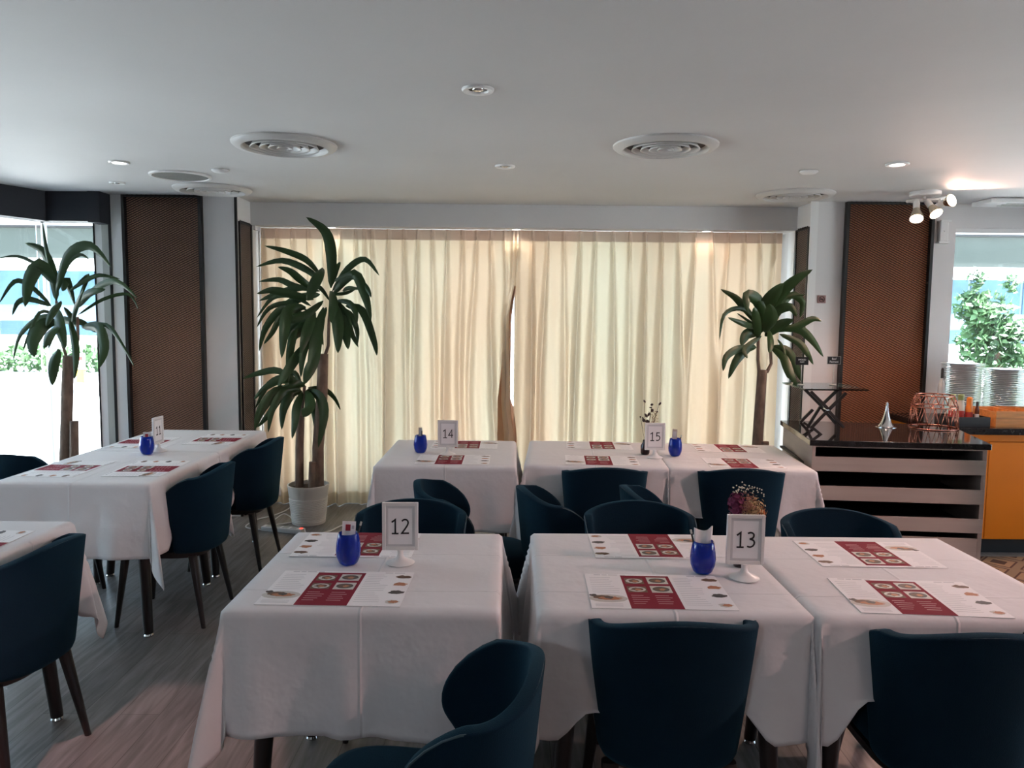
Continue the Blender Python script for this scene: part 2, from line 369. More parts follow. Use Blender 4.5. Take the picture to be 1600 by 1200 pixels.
# ------------------------------------------------------------------ curtains
def curtain(x0, x1, pleats, seed, edge, label, gapside):
    rnd = random.Random(seed)
    root = empty('curtain', ((x0+x1)/2, YC, 0), 0, label, 'curtain', 'cream pleated curtains')
    cx = (x0+x1)/2; NU = 560; ph = [rnd.uniform(0, 6.28) for _ in range(12)]
    W = x1-x0
    off = [rnd.uniform(-.03, .03) for _ in pleats]; amp = [rnd.uniform(.5, 1.35) for _ in pleats]; lean = [rnd.uniform(-.05, .05) for _ in pleats]
    def pt(u, z):
        d = (2.225-z)/2.2                      # 0 top, 1 floor
        x = x0+u*W; y = 0; k = min(1, max(0, (d-.035)/.5))
        for pi, p in enumerate(pleats):
            px = x0+p*W + lean[pi]*k + off[pi]*d
            q = x-px; wdt = .011+.019*min(1, d*2.2)
            if abs(q) < .15:
                a = (.035+.075*min(1, d*2.0))*amp[pi]
                if d < .10: a = .022+.05*d/.10
                y -= a*math.exp(-(q/wdt)**2)
        y += min(1, d*1.5)*(.010*math.sin(x*17+ph[0])+.009*math.sin(x*41+ph[1]+1.6*math.sin(d*2.4+ph[2]))+.003*math.sin(x*83+ph[3]+d*2))
        xx = x + edge(u, d)
        return (xx-cx, y, z)
    def strip(name, za, zb, rows, m, dy=0):
        vs = []; fs = []
        for r in range(rows+1):
            z = za+(zb-za)*r/rows
            for i in range(NU+1):
                p = pt(i/NU, z); vs.append((p[0], p[1]+dy, z))
        for r in range(rows):
            for i in range(NU):
                a = r*(NU+1)+i; fs.append((a, a+1, a+NU+2, a+NU+1))
        o = MB().add(vs, fs).build(name, m, root, True); return o
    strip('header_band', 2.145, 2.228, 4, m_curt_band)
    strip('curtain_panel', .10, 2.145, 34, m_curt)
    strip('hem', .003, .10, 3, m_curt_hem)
    return root, pt, cx
def eL(u, d):     # the free right edge of the left curtain swings away, opening a thin gap
    b = max(0, 1-abs(d-.47)/.27)
    return -(u**6)*(.034*min(1, b*2.2))
def eR(u, d):
    return 0
plL = [.008, .062, .125, .188, .250, .312, .372, .405, .435, .500, .560, .615, .672, .730, .790, .845, .900, .955, .99]
plR = [.012, .065, .122, .183, .244, .300, .365, .428, .487, .548, .610, .672, .735, .797, .857, .915, .972]
cl, ptL, cxL = curtain(XL+.03, .022, plL, 3, eL, 'cream pleated curtain left of the gap, behind the potted plant', 1)
cr, ptR, cxR = curtain(.012, XR-.06, plR, 5, eR, 'cream pleated curtain right of the gap, behind the back-row pair', -1)
# turned-back double edge of the left curtain: a long tapering darker fold
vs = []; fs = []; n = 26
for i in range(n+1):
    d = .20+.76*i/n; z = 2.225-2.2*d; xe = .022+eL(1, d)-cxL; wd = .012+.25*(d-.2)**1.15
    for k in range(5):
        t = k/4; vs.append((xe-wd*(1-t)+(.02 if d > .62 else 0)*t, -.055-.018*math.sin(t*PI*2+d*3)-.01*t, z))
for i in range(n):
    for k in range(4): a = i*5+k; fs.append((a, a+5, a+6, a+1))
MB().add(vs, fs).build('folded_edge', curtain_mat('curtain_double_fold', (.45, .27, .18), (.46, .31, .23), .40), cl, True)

# ------------------------------------------------------------------ ceiling fittings
def diffuser(x, y, label):
    root = empty('air_diffuser', (x, y, CZ), 0, label, 'air vent', 'round ceiling air vents')
    m_vent = mat('vent_off_white', (.56, .545, .53), .4)
    MB().lathe([(.262, 0), (.262, -.008), (.245, -.022), (.215, -.026), (.205, -.018), (.198, -.001)], n=64).build('outer_ring', m_vent, root, 'auto')
    MB().lathe([(.200, -.001), (.001, -.0008)], n=48).build('throat', mat('vent_shadow_grey', (.07, .06, .058), .7), root)
    for r in (.160, .115, .072, .030):
        MB().lathe([(r-.010, -.002), (r, -.020), (r+.008, -.026), (r+.011, -.024), (r+.006, -.016), (r-.002, -.002)], n=64).build('cone_ring', m_vent, root, True)
    return root
def dup_at(o, loc, rz=None, label=None):
    c = copy_tree(o); c.location = loc
    if rz is not None: c.rotation_euler = (0, 0, rz)
    if label: c['label'] = label
    return c
dfu = diffuser(-1.17, 4.005, 'large round white ceiling vent, the left of the two big ones')
dup_at(dfu, (.759, 3.948, CZ), None, 'large round white ceiling vent, the right of the two big ones')
dup_at(dfu, (-2.095, 5.44, CZ), None, 'round ceiling vent over the left mesh panel')
dup_at(dfu, (1.95, 5.42, CZ), None, 'round ceiling vent at the right end of the curtain beam')
def downlight(x, y, z, r, lit, label, group='recessed ceiling downlights'):
    root = empty('downlight', (x, y, z), 0, label, 'downlight', group)
    MB().lathe([(r, 0), (r, -.005), (r*.93, -.010), (r*.66, -.008), (r*.60, -.001)], n=36).build('trim_ring', m_white, root, 'auto')
    MB().lathe([(r*.60, -.0015), (r*.001, -.0012)], n=24).build('recess', m_black if not lit else m_lampw, root)
    MB().lathe([(r*.36, -.001), (r*.34, -.006), (r*.2, -.009), (.0005, -.009)], n=24).build('lamp', m_chrome if not lit else m_lampw, root, True)
    if lit:
        light('downlight_beam', 'SPOT', (x, y, z-.03), lit, (1, .62, .48) if x > 1 else (1, .86, .68), (x, y, 0), spot_size=2.5, spot_blend=.6, shadow_soft_size=.04)
    return root
downlight(-.141, 3.017, CZ, .062, 0, 'unlit recessed downlight nearest the camera')
downlight(-.053, 4.518, CZ, .058, 0, 'unlit recessed downlight between the two big vents')
downlight(-2.276, 4.518, CZ, .058, 6, 'lit recessed downlight above the long left table')
downlight(2.124, 4.352, CZ, .062, 18, 'lit recessed downlight above the black counter')
downlight(-2.648, 5.221, CZ, .05, 0, 'small dark recessed downlight near the left window')
for px, lab in ((518, 'leftmost lit niche downlight, behind the tallest plant leaf'), (807, 'lit niche downlight above the gap in the curtains'), (1104, 'rightmost lit niche downlight above the right curtain')):
    p = at(px, 355+(px-518)*.01, 6.13); downlight(p.x, 6.13, 2.232, .052, 1.5, lab, 'lit downlights in the curtain niche')
def smoke(x, y, label):
    r = empty('smoke_detector', (x, y, CZ), 0, label, 'smoke detector', 'ceiling smoke detectors')
    MB().lathe([(.052, 0), (.052, -.008), (.040, -.016), (.001, -.017)], n=28).build('detector_body', m_white, r, 'auto')
    MB().lathe([(.054, -.001), (.054, -.003), (.050, -.003)], n=28).build('detector_base', m_trimgrey, r)
smoke(-1.772, 4.725, 'small white ceiling detector beside the round speaker')
smoke(1.722, 4.581, 'small white ceiling detector near the right vent')
r = empty('ceiling_speaker', (-2.101, 4.933, CZ), 0, 'round ceiling speaker with flat grey grille, left of the vents', 'speaker')
MB().lathe([(.185, 0), (.183, -.010), (.168, -.012), (.165, -.004)], n=56).build('speaker_ring', m_white, r, 'auto')
MB().lathe([(.166, -.006), (.001, -.0065)], n=48).build('speaker_grille', vary(mat('grey_grille', (.20, .20, .19), .6), 400, .3), r)
# linear grille at the right
r = empty('linear_air_grille', (4.15, 5.60, CZ-.002), 0, 'long white linear air grille above the right window', 'air vent')
MB().box((-.80, -.12, -.032), (1.6, .12, 0)).build('grille_box', m_white, r, bevel=.006)
g = MB()
for k in range(3): g.box((-.66, -.075+k*.055, -.036), (1.5, -.06+k*.055, -.031))
g.build('grille_slots', m_trimgrey, r)

# three-lamp spot cluster
def spot_cluster():
    c = at(1446, 300, 5.28); z0 = CZ
    root = empty('spotlight_cluster', (c.x, c.y, z0), 0, 'white three-headed ceiling spotlight in front of the right mesh panel', 'spotlight')
    MB().lathe([(.001, -.030), (.092, -.030), (.098, -.024), (.098, 0)], n=40).build('canopy', m_white, root, 'auto')
    MB().tube([(-.13, -.02, -.068), (-.06, .0, -.055), (.08, .0, -.048), (.16, .02, -.03)], .011, 10).build('bar', m_white, root, True)
    MB().tube([(.0, 0, -.025), (0, 0, -.055)], .012, 10).build('bar_mount', m_white, root, True)
    heads = [((-.105, -.01, -.065), (1432, 316), (1432, 342), 22), ((-.02, 0, -.055), (1449, 315), (1463, 334), 22), ((.095, .0, -.05), (1469, 320), (1487, 313), 8)]
    for (bx, by, bz), p0, p1, e in heads:
        a = at(*p0, 5.26)-root.location; b = at(*p1, 5.18)-root.location
        h = MB().tube([a + (a-b).normalized()*.004, a+(b-a)*.5], .021, 16).build('spot_head', m_plastic, root, 'auto')
        MB().tube([a+(b-a)*.45, a+(b-a)*.6, a+(b-a)*.8, b], [.022, .028, .038, .045], 20).build('lamp_reflector', mat('reflector', (.85, .75, .6), .25, 1), h, 'auto')
        d = (b-a).normalized()
        MB().tube([b+d*.001, b+d*.004], [.040, .036], 20).build('lamp_face', m_lamp, h)
        MB().tube([(bx, by, bz), (a.x, a.y, a.z)], .010, 8).build('spot_stem', m_white, root, True)
        MB().tube([a+Vector((-.035, 0, .0)), a+Vector((.035, 0, .01))], .004, 6).build('bracket_arm', m_white, root)
        light('spotlight_beam', 'SPOT', root.location+b+d*.03, e, (1, .58, .44), root.location+b+d*2, spot_size=2.6, spot_blend=.6, shadow_soft_size=.03)
spot_cluster()
# wall bracket and no-smoking sign
p0 = at(1463, 347, YA); p1 = at(1477, 377, YA)
r = empty('wall_box', ((p0.x+p1.x)/2, YA, (p0.z+p1.z)/2), 0, 'narrow white box fixed to the wall left of the right window', 'wall box')
MB().box((-.028, -.05, -.075), (.030, 0, .07)).build('box_cover', m_plastic, r, bevel=.004)
MB().box((-.032, -.06, .066), (.045, 0, .078)).build('box_lid', m_white, r); MB().box((-.036, -.055, -.088), (.04, 0, -.075)).build('box_foot', m_white, r)
MB().lathe([(.006, 0), (.004, .004), (.0005, .005)], n=12).build('screw_cap', m_plastic, r).rotation_euler = (PI/2, 0, 0)
bpy.data.objects['screw_cap'].location = (0, -.051, 0)
p0 = at(1284.5, 467.5, YA-.012)
r = empty('no_smoking_sign', (p0.x, YA, p0.z), 0, 'small square no-smoking sign on the wall left of the right mesh panel', 'sign')
MB().box((-.031, -.006, -.029), (.031, 0, .029)).build('sign_plate', mat('sign_mauve', (.34, .20, .19), .5), r, bevel=.002)
g = MB(); g.tube([(.020*math.cos(a*PI/12), -.008, .020*math.sin(a*PI/12)) for a in range(24)], .0022, 6, closed=True); g.tube([(-.014, -.008, .014), (.014, -.008, -.014)], .002, 6); g.box((-.014, -.0085, -.003), (.012, -.0075, .003))
g.build('sign_symbol', mat('sign_dark_mark', (.05, .03, .03), .5), r)

# ------------------------------------------------------------------ tables and cloths
m_tbltop = mat('table_board', (.25, .2, .16), .6)
def table_proto():
    root = empty('dining_table', (0, 0, 0))
    MB().box((-.37, -.37, .715), (.37, .37, .742)).build('tabletop', m_tbltop, root, bevel=.004)
    MB().box((-.30, -.30, .66), (.30, .30, .714)).build('apron', m_leg, root)
    for sx in (-1, 1):
        for sy in (-1, 1):
            rs = []
            for t in (0, .5, 1):
                cxx = sx*(.27+.045*t); cyy = sy*(.27+.045*t); rr = .032-.010*t; z = .70-.685*t
                rs.append([(cxx+rr*math.cos(a*PI/6), cyy+rr*math.sin(a*PI/6), z) for a in range(12)])
            lg = MB().rings(rs).build('leg', m_leg, root, 'auto')
            MB().lathe([(.001, 0), (.020, 0), (.022, .006), (.018, .014), (.001, .016)], (sx*.315, sy*.315, 0), 20).build('foot_glide', m_chrome, lg, 'auto')
    return root
tproto = table_proto(); first_table = [True]
def cloth_obj(w, d, seed, abut, label, clamp=(), overh=.345, flare=13, rzz=0):
    """square linen cloth over a w x d top; sides in abut hang flat against a neighbour; clamp = (side, centre, halfwidth, zmin)"""
    rnd = random.Random(seed); R = .012; hx, hy = w/2+.004-R, d/2+.004-R; zt = .7545; L_ = overh+R
    ph = [rnd.uniform(0, 6.28) for _ in range(8)]; cor = {(sx, sy): (rnd.uniform(.75, 1.25), rnd.uniform(-.10, .10)) for sx in (-1, 1) for sy in (-1, 1)}
    def axis(h):
        a = [-h-L_+L_*i/22 for i in range(22)] + [-h+2*h*i/30 for i in range(31)] + [h+L_*(i+1)/22 for i in range(22)]
        return a
    ax, ay = axis(hx), axis(hy)
    vs = []; uv = []
    for b in ay:
        for a in ax:
            da = max(abs(a)-hx, 0); db = max(abs(b)-hy, 0); sx = 1 if a > 0 else -1; sy = 1 if b > 0 else -1
            uv.append((a, b))
            if da == 0 and db == 0: vs.append((a, b, zt+.0006*math.sin(a*9+ph[0])*math.sin(b*11+ph[1]))); continue
            r = math.hypot(da, db); th = math.atan2(db, da)      # 0 = x side, pi/2 = y side
            s_al = b if db == 0 else (a if da == 0 else 0)
            side = ('E' if sx > 0 else 'W') if th < PI/4 else ('N' if sy > 0 else 'S')
            base = 3.5
            if da == 0 or db == 0:
                h_al = hy if db == 0 else hx; sq = abs(s_al)/h_al
                base += (2.8*math.sin(s_al*9+ph[2])+2.2*math.sin(s_al*23+ph[3]+.8*math.sin(s_al*7))+1.1*math.sin(s_al*47+ph[5]))*(1-sq**4)*min(1, (da+db)*5) - 2.5*sq**6*(sq**2)
            sideX = 'E' if sx > 0 else 'W'; sideY = 'N' if sy > 0 else 'S'
            al_x = .35 if sideX in abut else None; al_y = .35 if sideY in abut else None
            if db == 0: al = al_x if al_x is not None else base
            elif da == 0: al = al_y if al_y is not None else base
            else:
                e0 = al_x if al_x is not None else 1.0; e1 = al_y if al_y is not None else 1.0
                t = th/(PI/2); k, skew = cor[(sx, sy)]
                bump = math.sin(PI*min(1, max(0, t)))**2
                if sideX in abut or sideY in abut: fl = flare*.55
                else: fl = flare*k
                al = e0*(1-t)+e1*t + fl*bump - 3.5*math.sin(2*PI*t)**2 + 5*math.sin(6*PI*t+ph[4])*bump
            al = math.radians(max(al, .1))
            if r < R*PI/2: out = R*math.sin(r/R); dn = R*(1-math.cos(r/R))
            else: q = r-R*PI/2; out = R+q*math.sin(al)*(1-.25*q); dn = R+q*math.cos(al)
            t = th/(PI/2)
            # the corner cloth folds towards the diagonal and then tucks in
            az = th
            if da > 0 and db > 0:
                k, skew = cor[(sx, sy)]
                az = th + skew*math.sin(2*th)*2
                if sideX in abut: az = max(az, PI/2*.97*min(1, .35+1.3*t)); 
                if sideY in abut: az = min(az, PI/2*.03+ (PI/2)*max(0, 1.3*t-.65))
            x = sx*(min(abs(a), hx)+out*math.cos(az)); y = sy*(min(abs(b), hy)+out*math.sin(az))
            z = zt-dn
            for (cs, cc, hw, zmin) in clamp:
                if (cs == 'S' and sy < 0 and (th >= PI/4 or da == 0) and db > 0) or (cs == 'N' and sy > 0 and (th >= PI/4 or da == 0) and db > 0): q = x
                elif (cs == 'E' and sx > 0 and (th < PI/4 or db == 0) and da > 0) or (cs == 'W' and sx < 0 and (th < PI/4 or db == 0) and da > 0): q = y
                else: continue
                f = max(0, 1-max(0, abs(q-cc)-hw)/.10); f = f*f*(3-2*f)
                if z < zmin: z += (zmin-z)*f*.97
            vs.append((x, y, z))
    nx, ny = len(ax), len(ay)
    fs = [(j*nx+i, j*nx+i+1, (j+1)*nx+i+1, (j+1)*nx+i) for j in range(ny-1) for i in range(nx-1)]
    o = MB().add(vs, fs).build('tablecloth', m_cloth, None, True)
    ul = o.data.uv_layers.new(name='UVMap')
    for lp in o.data.loops: ul.data[lp.index].uv = uv[lp.vertex_index]
    so = o.modifiers.new('thick', 'SOLIDIFY'); so.thickness = .0012; so.offset = 1
    tag(o, label, 'tablecloth', 'white tablecloths')
    return o
def place_table(cx, cy, rz, w, d, seed, abut, lab, clab, clamp=(), **kw):
    if first_table[0]: t = tproto; first_table[0] = False
    else: t = copy_tree(tproto)
    t.location = (cx, cy, 0); t.rotation_euler = (0, 0, rz); t.scale = (w/.75, d/.75, 1)
    tag(t, lab, 'table', 'dark-legged dining tables')
    c = cloth_obj(w, d, seed, abut, clab, clamp, **kw); c.location = (cx, cy, 0); c.rotation_euler = (0, 0, rz)
    return c
R_ = math.radians
place_table(-.405, 2.378, R_(.3), .745, .745, 11, '', 'dark-legged front-row table beneath the cloth left of the aisle gap', 'white tablecloth of the single table in the front row, number 12', (('N', 0, .2, .50),))
place_table(.448, 2.383, R_(0), .740, .765, 12, 'E', 'left table of the pushed-together front pair, behind a central chair back', 'white tablecloth under the purple bouquet, left half of the front pair', (('S', -.03, .20, .50), ('N', .08, .2, .5)))
place_table(1.196, 2.370, R_(0), .740, .765, 13, 'W', 'right table of the pushed-together front pair, at the right edge', 'white pinkish-lit tablecloth at the right edge, right half of the front pair', (('S', .02, .26, .54), ('N', .15, .2, .5)))
place_table(-.350, 4.425, R_(0), .750, .850, 14, '', 'single back-row table standing before the curtain gap', 'white tablecloth of the single back-row table before the curtain gap')
place_table(.478, 4.440, R_(-3.5), .765, .820, 15, 'E', 'left table of the back-row pair near the curtains', 'white tablecloth on the left half of the back-row pair', (('S', -.03, .22, .5),))
place_table(1.243, 4.393, R_(-3.5), .765, .820, 16, 'W', 'right table of the back-row pair beside the display counter', 'white tablecloth hanging beside the display counter, right half of the back-row pair', (('S', -.09, .22, .5),))
place_table(-2.045, 3.920, 0, .74, .835, 17, 'N', 'nearer table of the long pair by the left window', 'white bluish-lit tablecloth of the nearer table by the left window', (('E', 0, .20, .5), ('W', .1, .2, .5)), flare=9)
place_table(-2.045, 4.757, 0, .74, .835, 18, 'S', 'farther table of the long pair, next to the left mesh panel', 'white tablecloth of the farther table next to the left mesh panel', (('E', 0, .20, .5),))
place_table(-2.035, 2.480, 0, .75, .760, 19, '', 'dark-legged table at the left edge of the view', 'white tablecloth on the table at the left edge of the view', (('E', 0, .22, .5),), flare=15)

# ------------------------------------------------------------------ chairs
def chair_proto():
    root = empty('upholstered_chair', (0, 0, 0))
    def spow(v, e): return math.copysign(abs(v)**e, v)
    PHM = R_(122); NU = 48
    ZS = [.365, .41, .46, .50, .54, .57, .60, .635, .67, .705, .735, .757, .770, .775]
    YE = [-.095, -.09, -.085, -.08, -.062, -.036, -.018, -.012, -.018, -.034, -.062, -.096, -.130, -.150]
    HN = 22; a_, b_, y0 = .226, .150, -.125
    def half(z, ye):
        t = (z-.365)/(.775-.365); sc_ = .835+.165*t**.9; rec = -.040*t+.014; D = []
        for i in range(121):
            ph = PI/2*i/120; D.append((a_*sc_*math.sin(ph)**.80, y0-b_*max(0, math.cos(ph))**.80))
        for i in range(1, 41): D.append((a_*sc_*(1-.03*i/40), y0+.16*i/40))
        C = [D[0]]
        for p, q in zip(D, D[1:]):
            if q[1] >= ye: u = (ye-p[1])/max(1e-9, q[1]-p[1]); C.append((p[0]+(q[0]-p[0])*u, ye)); break
            C.append(q)
        S = [0]
        for p, q in zip(C, C[1:]): S.append(S[-1]+math.hypot(q[0]-p[0], q[1]-p[1]))
        out = []; j = 0
        for k in range(HN+1):
            d = S[-1]*k/HN
            while j < len(S)-2 and S[j+1] < d: j += 1
            u = (d-S[j])/max(1e-9, S[j+1]-S[j]); x = C[j][0]+(C[j+1][0]-C[j][0])*u; y = C[j][1]+(C[j+1][1]-C[j][1])*u
            zt = .784-.036*min(1, x/a_)**2-.024*max(0, (y-y0)/.125)
            out.append(Vector((x, y+rec, .365+(z-.365)*(zt-.365)/.41)))
        return out
    vs = []; fs = []; rows = []
    for z, ye in zip(ZS, YE):
        h = half(z, ye); row = [Vector((-p.x, p.y, p.z)) for p in h[:0:-1]]+h; rows.append(row); vs += row
    nc = len(rows[0])
    for i in range(len(ZS)-1):
        for j in range(nc-1): q = i*nc+j; fs.append((q, q+nc, q+nc+1, q+1))
    sh = MB().add(vs, fs).build('backrest', m_fab, root, True)
    so = sh.modifiers.new('padding', 'SOLIDIFY'); so.thickness = .034; so.offset = 1; so.use_even_offset = False
    sb = sh.modifiers.new('round', 'SUBSURF'); sb.levels = 1; sb.render_levels = 1
    rim = [r_[0]+Vector((.003, -.006, 0)) for r_ in rows[4:-1]] + [p+Vector((-.02*p.x, .004, -.004)) for p in rows[-1][::2]] + [r_[-1]+Vector((-.003, -.006, 0)) for r_ in rows[4:-1][::-1]]
    MB().tube(rim, .0028, 6).build('piping', m_piping, root, True)
    def sup(hx, y0, y1, z, e=.55, n=36):
        cy = (y0+y1)/2; hy = (y1-y0)/2
        return [(hx*spow(math.cos(2*PI*i/n), e), cy+hy*spow(math.sin(2*PI*i/n), e), z) for i in range(n)]
    s = MB(); s.rings([sup(.172, -.15, .205, .372), sup(.186, -.17, .228, .39), sup(.190, -.18, .235, .445), sup(.186, -.18, .228, .465), sup(.16, -.15, .20, .478), sup(.07, -.05, .12, .482)])
    s.build('seat', m_fab, root, True)
    f = MB(); f.rings([sup(.180, -.205, .205, .345), sup(.184, -.212, .210, .372)]); f.build('seat_frame', m_leg, root, 'auto')
    for sx in (-1, 1):
        for y0, y1 in ((-.165, -.225), (.165, .205)):
            rs = []
            for t in (0, .33, .66, 1):
                x = sx*(.158+.034*t); y = y0+(y1-y0)*t; z = .352*(1-t); a = .025-.014*t; b = .018-.008*t
                rs.append([(x+a*spow(math.cos(k*PI/6), .7), y+b*spow(math.sin(k*PI/6), .7), z) for k in range(12)])
            MB().rings(rs).build('leg', m_leg, root, 'auto')
    return root
cproto = chair_proto(); first_chair = [True]
def chair(cx, cy, deg, label):
    """deg: direction the sitter faces, 0 = away from the camera (+y), 90 = left (-x)"""
    if first_chair[0]: c = cproto; first_chair[0] = False
    else: c = copy_tree(cproto)
    c.location = (cx, cy, 0); c.rotation_euler = (0, 0, R_(deg)); tag(c, label, 'chair', 'teal-navy upholstered dining chairs'); return c
chair(.435, 2.150, 0, 'navy tub chair seen squarely from behind in the front, centre of the view')
chair(1.180, 2.100, 0, 'navy tub chair seen from behind at the bottom right corner')
chair(-.222, 1.655, 82, 'navy tub chair turned sideways, closest to the camera')
chair(-.400, 2.870, 180, 'navy tub chair facing the camera behind the single front-row table')
chair(.520, 2.880, 180, 'navy tub chair facing the camera with a domed back, left of the purple bouquet')
chair(1.285, 2.780, 180, 'navy tub chair facing the camera behind the right table, before the counter')
chair(-.150, 3.500, -84, 'navy tub chair turned sideways in front of the single back-row table')
chair(.330, 3.430, -76, 'navy tub chair turned sideways below the gap between the back-row tables')
chair(.800, 3.420, -84, 'navy tub chair half hidden, turned sideways under the dark sprigs vase')
chair(.490, 4.130, 0, 'navy tub chair seen from behind at the left table of the back-row pair')
chair(1.215, 4.140, -3, 'navy tub chair seen from behind directly above the purple bouquet, back row')
chair(-1.735, 3.860, 90, 'nearer navy tub chair on the aisle side of the long window table')
chair(-1.725, 4.690, 90, 'farther navy tub chair on the aisle side of the window table, near the white pot')
chair(-1.790, 2.530, 84, 'navy tub chair cropped by the left edge, at the nearest left table')
chair(-2.480, 4.000, -88, 'navy tub chair with only its rim showing, on the window side of the long table')

# ------------------------------------------------------------------ printed menus
def menu_proto():
    m = MB(); W, D = .40, .28
    def q(x0, y0, x1, y1, mi, z=.0016): m.add([(x0*W-W/2, y0*D-D/2, z), (x1*W-W/2, y0*D-D/2, z), (x1*W-W/2, y1*D-D/2, z), (x0*W-W/2, y1*D-D/2, z)], [(0, 1, 2, 3)], mi)
    def el(cx, cy, rx, ry, mi, z, rnd=None):
        n = 18; vs = [((cx)*W-W/2+rx*math.cos(2*PI*i/n)*(1 if not rnd else rnd.uniform(.65, 1.1)), cy*D-D/2+ry*math.sin(2*PI*i/n)*(1 if not rnd else rnd.uniform(.65, 1.1)), z) for i in range(n)]
        m.add(vs, [tuple(range(n))], mi)
    rn = random.Random(4)
    m.box((-W/2, -D/2, 0), (W/2, D/2, .0013), 0)
    q(.27, .0, .635, .95, 1)
    for i in range(9): q(.03, .88-.055*i, .03+rn.uniform(.14, .21), .872-.055*i, 2)
    for i in range(3): q(.03, .12-.03*i, .22, .112-.03*i, 2)
    for i in range(16): q(.66, .90-.052*i, .66+rn.uniform(.10, .19), .892-.052*i, 2)
    for a, b in ((.07, .12), (.13, .17), (.18, .25), (.27, .31), (.78, .84), (.85, .93)): q(a, .955, b, .975, 2)
    # dish at lower left
    el(.13, .26, .055, .030, 6, .0018); el(.10, .28, .036, .017, 3, .0020, rn); el(.15, .26, .034, .016, 4, .0021, rn); el(.14, .28, .015, .012, 5, .0022, rn); el(.03, .34, .012, .010, 5, .0022, rn)
    # photos 2x2 on maroon
    for i, (cx, cy) in enumerate(((.36, .78), (.535, .80), (.36, .53), (.535, .54))):
        if i % 2: q(cx-.075, cy-.10, cx+.075, cy+.10, 6, .0018)
        else: q(cx-.07, cy-.085, cx+.07, cy+.085, 3, .0018)
        el(cx, cy, .025, .020, 5 if i % 2 else 6, .0020); el(cx, cy, .019, .015, 3, .0021, rn); el(cx+.008, cy-.01, .010, .009, 4, .0022, rn)
    for i in range(5):
        q(.30, .36-.055*i, .30+rn.uniform(.08, .13), .350-.055*i, 7, .0018); q(.47, .36-.055*i, .47+rn.uniform(.08, .13), .350-.055*i, 7, .0018)
    # right column dishes
    for i, (cy, mi) in enumerate(((.84, 3), (.62, 4), (.38, 5), (.12, 4))):
        el(.93, cy, .024, .016, 6 if i == 3 else mi, .0018, rn); el(.94, cy, .017, .011, mi, .0020, rn)
    o = m.build('paper_menu', [m_paper, m_maroon, m_text, m_dish1, m_dish2, m_dish3, m_plateprint, m_textw])
    return o
mproto = menu_proto(); first_menu = [True]
def menu(x, y, deg, label):
    if first_menu[0]: o = mproto; first_menu[0] = False
    else: o = mproto.copy(); COL.objects.link(o)
    o.location = (x, y, .7568); o.rotation_euler = (0, 0, R_(deg)); tag(o, label, 'menu', 'printed paper menus on the tables')
    return o
menu(-.497, 2.172, -1, 'paper menu nearest the camera on the single front-row table')
menu(-.525, 2.595, 180, 'paper menu partly hidden by the blue glass on the single front-row table')
menu(.427, 2.170, -1, 'paper menu in front of the napkin glass, above the central chair')
menu(.482, 2.612, 180, 'paper menu beyond the napkin glass on the front pair of tables')
menu(1.163, 2.145, -4, 'paper menu at the near right place, before the bottom right chair')
menu(1.207, 2.545, 179, 'paper menu at the far side of the rightmost front table')
menu(-.318, 4.180, 0, 'paper menu on the near edge of the single back-row table')
menu(-.285, 4.665, 180, 'paper menu at the curtain side of the single back-row table')
menu(.500, 4.200, -3, 'paper menu at the near left place of the back-row pair')
menu(.540, 4.690, 177, 'paper menu at the far left place of the back-row pair, by the curtain')
menu(1.270, 4.160, -3, 'paper menu at the near right place of the back-row pair')
menu(1.315, 4.630, 177, 'paper menu at the far right place of the back-row pair, near the cane plant')
menu(-1.850, 3.860, 92, 'paper menu at the near aisle place of the window table')
menu(-2.245, 3.830, -91, 'pale glare-lit paper menu at the near window place of the left table')
menu(-1.850, 4.780, 90, 'paper menu at the far aisle place of the window table')
menu(-2.245, 4.640, -90, 'paper menu half hidden behind the glass on the window table')
menu(-1.86, 2.52, 90, 'paper menu on the cropped table at the left edge')

# ------------------------------------------------------------------ table number stands
def text_mesh(s, size, mtl, parent, name='number', font_w=1.0, depth=.0006):
    cu = bpy.data.curves.new('t', 'FONT'); cu.body = s; cu.size = size; cu.align_x = 'CENTER'; cu.align_y = 'CENTER'; cu.extrude = depth
    o = bpy.data.objects.new('t', cu); COL.objects.link(o); dg = bpy.context.evaluated_depsgraph_get(); dg.update()
    me = bpy.data.meshes.new_from_object(o.evaluated_get(dg)); bpy.data.objects.remove(o); bpy.data.curves.remove(cu)
    me.materials.clear(); me.materials.append(mtl); me.name = name
    n = bpy.data.objects.new(name, me); COL.objects.link(n); n.parent = parent; return n
DG = {'1': [[(.06, .78), (.30, .96), (.30, 0)], [(.06, .0), (.52, .0)]],
 '2': [[(.05, .85), (.15, .94), (.28, .97), (.41, .91), (.47, .77), (.43, .60), (.30, .38), (.05, .02), (.53, .02)]],
 '3': [[(.06, .91), (.20, .97), (.34, .95), (.44, .86), (.44, .72), (.36, .60), (.19, .54)], [(.19, .54), (.38, .49), (.48, .38), (.48, .22), (.38, .08), (.22, .02), (.03, .06)]],
 '4': [[(.40, 0), (.40, .97), (.02, .30), (.56, .30)]],
 '5': [[(.47, .96), (.12, .96), (.10, .56), (.24, .60), (.38, .56), (.48, .44), (.48, .24), (.38, .08), (.22, .02), (.04, .06)]]}
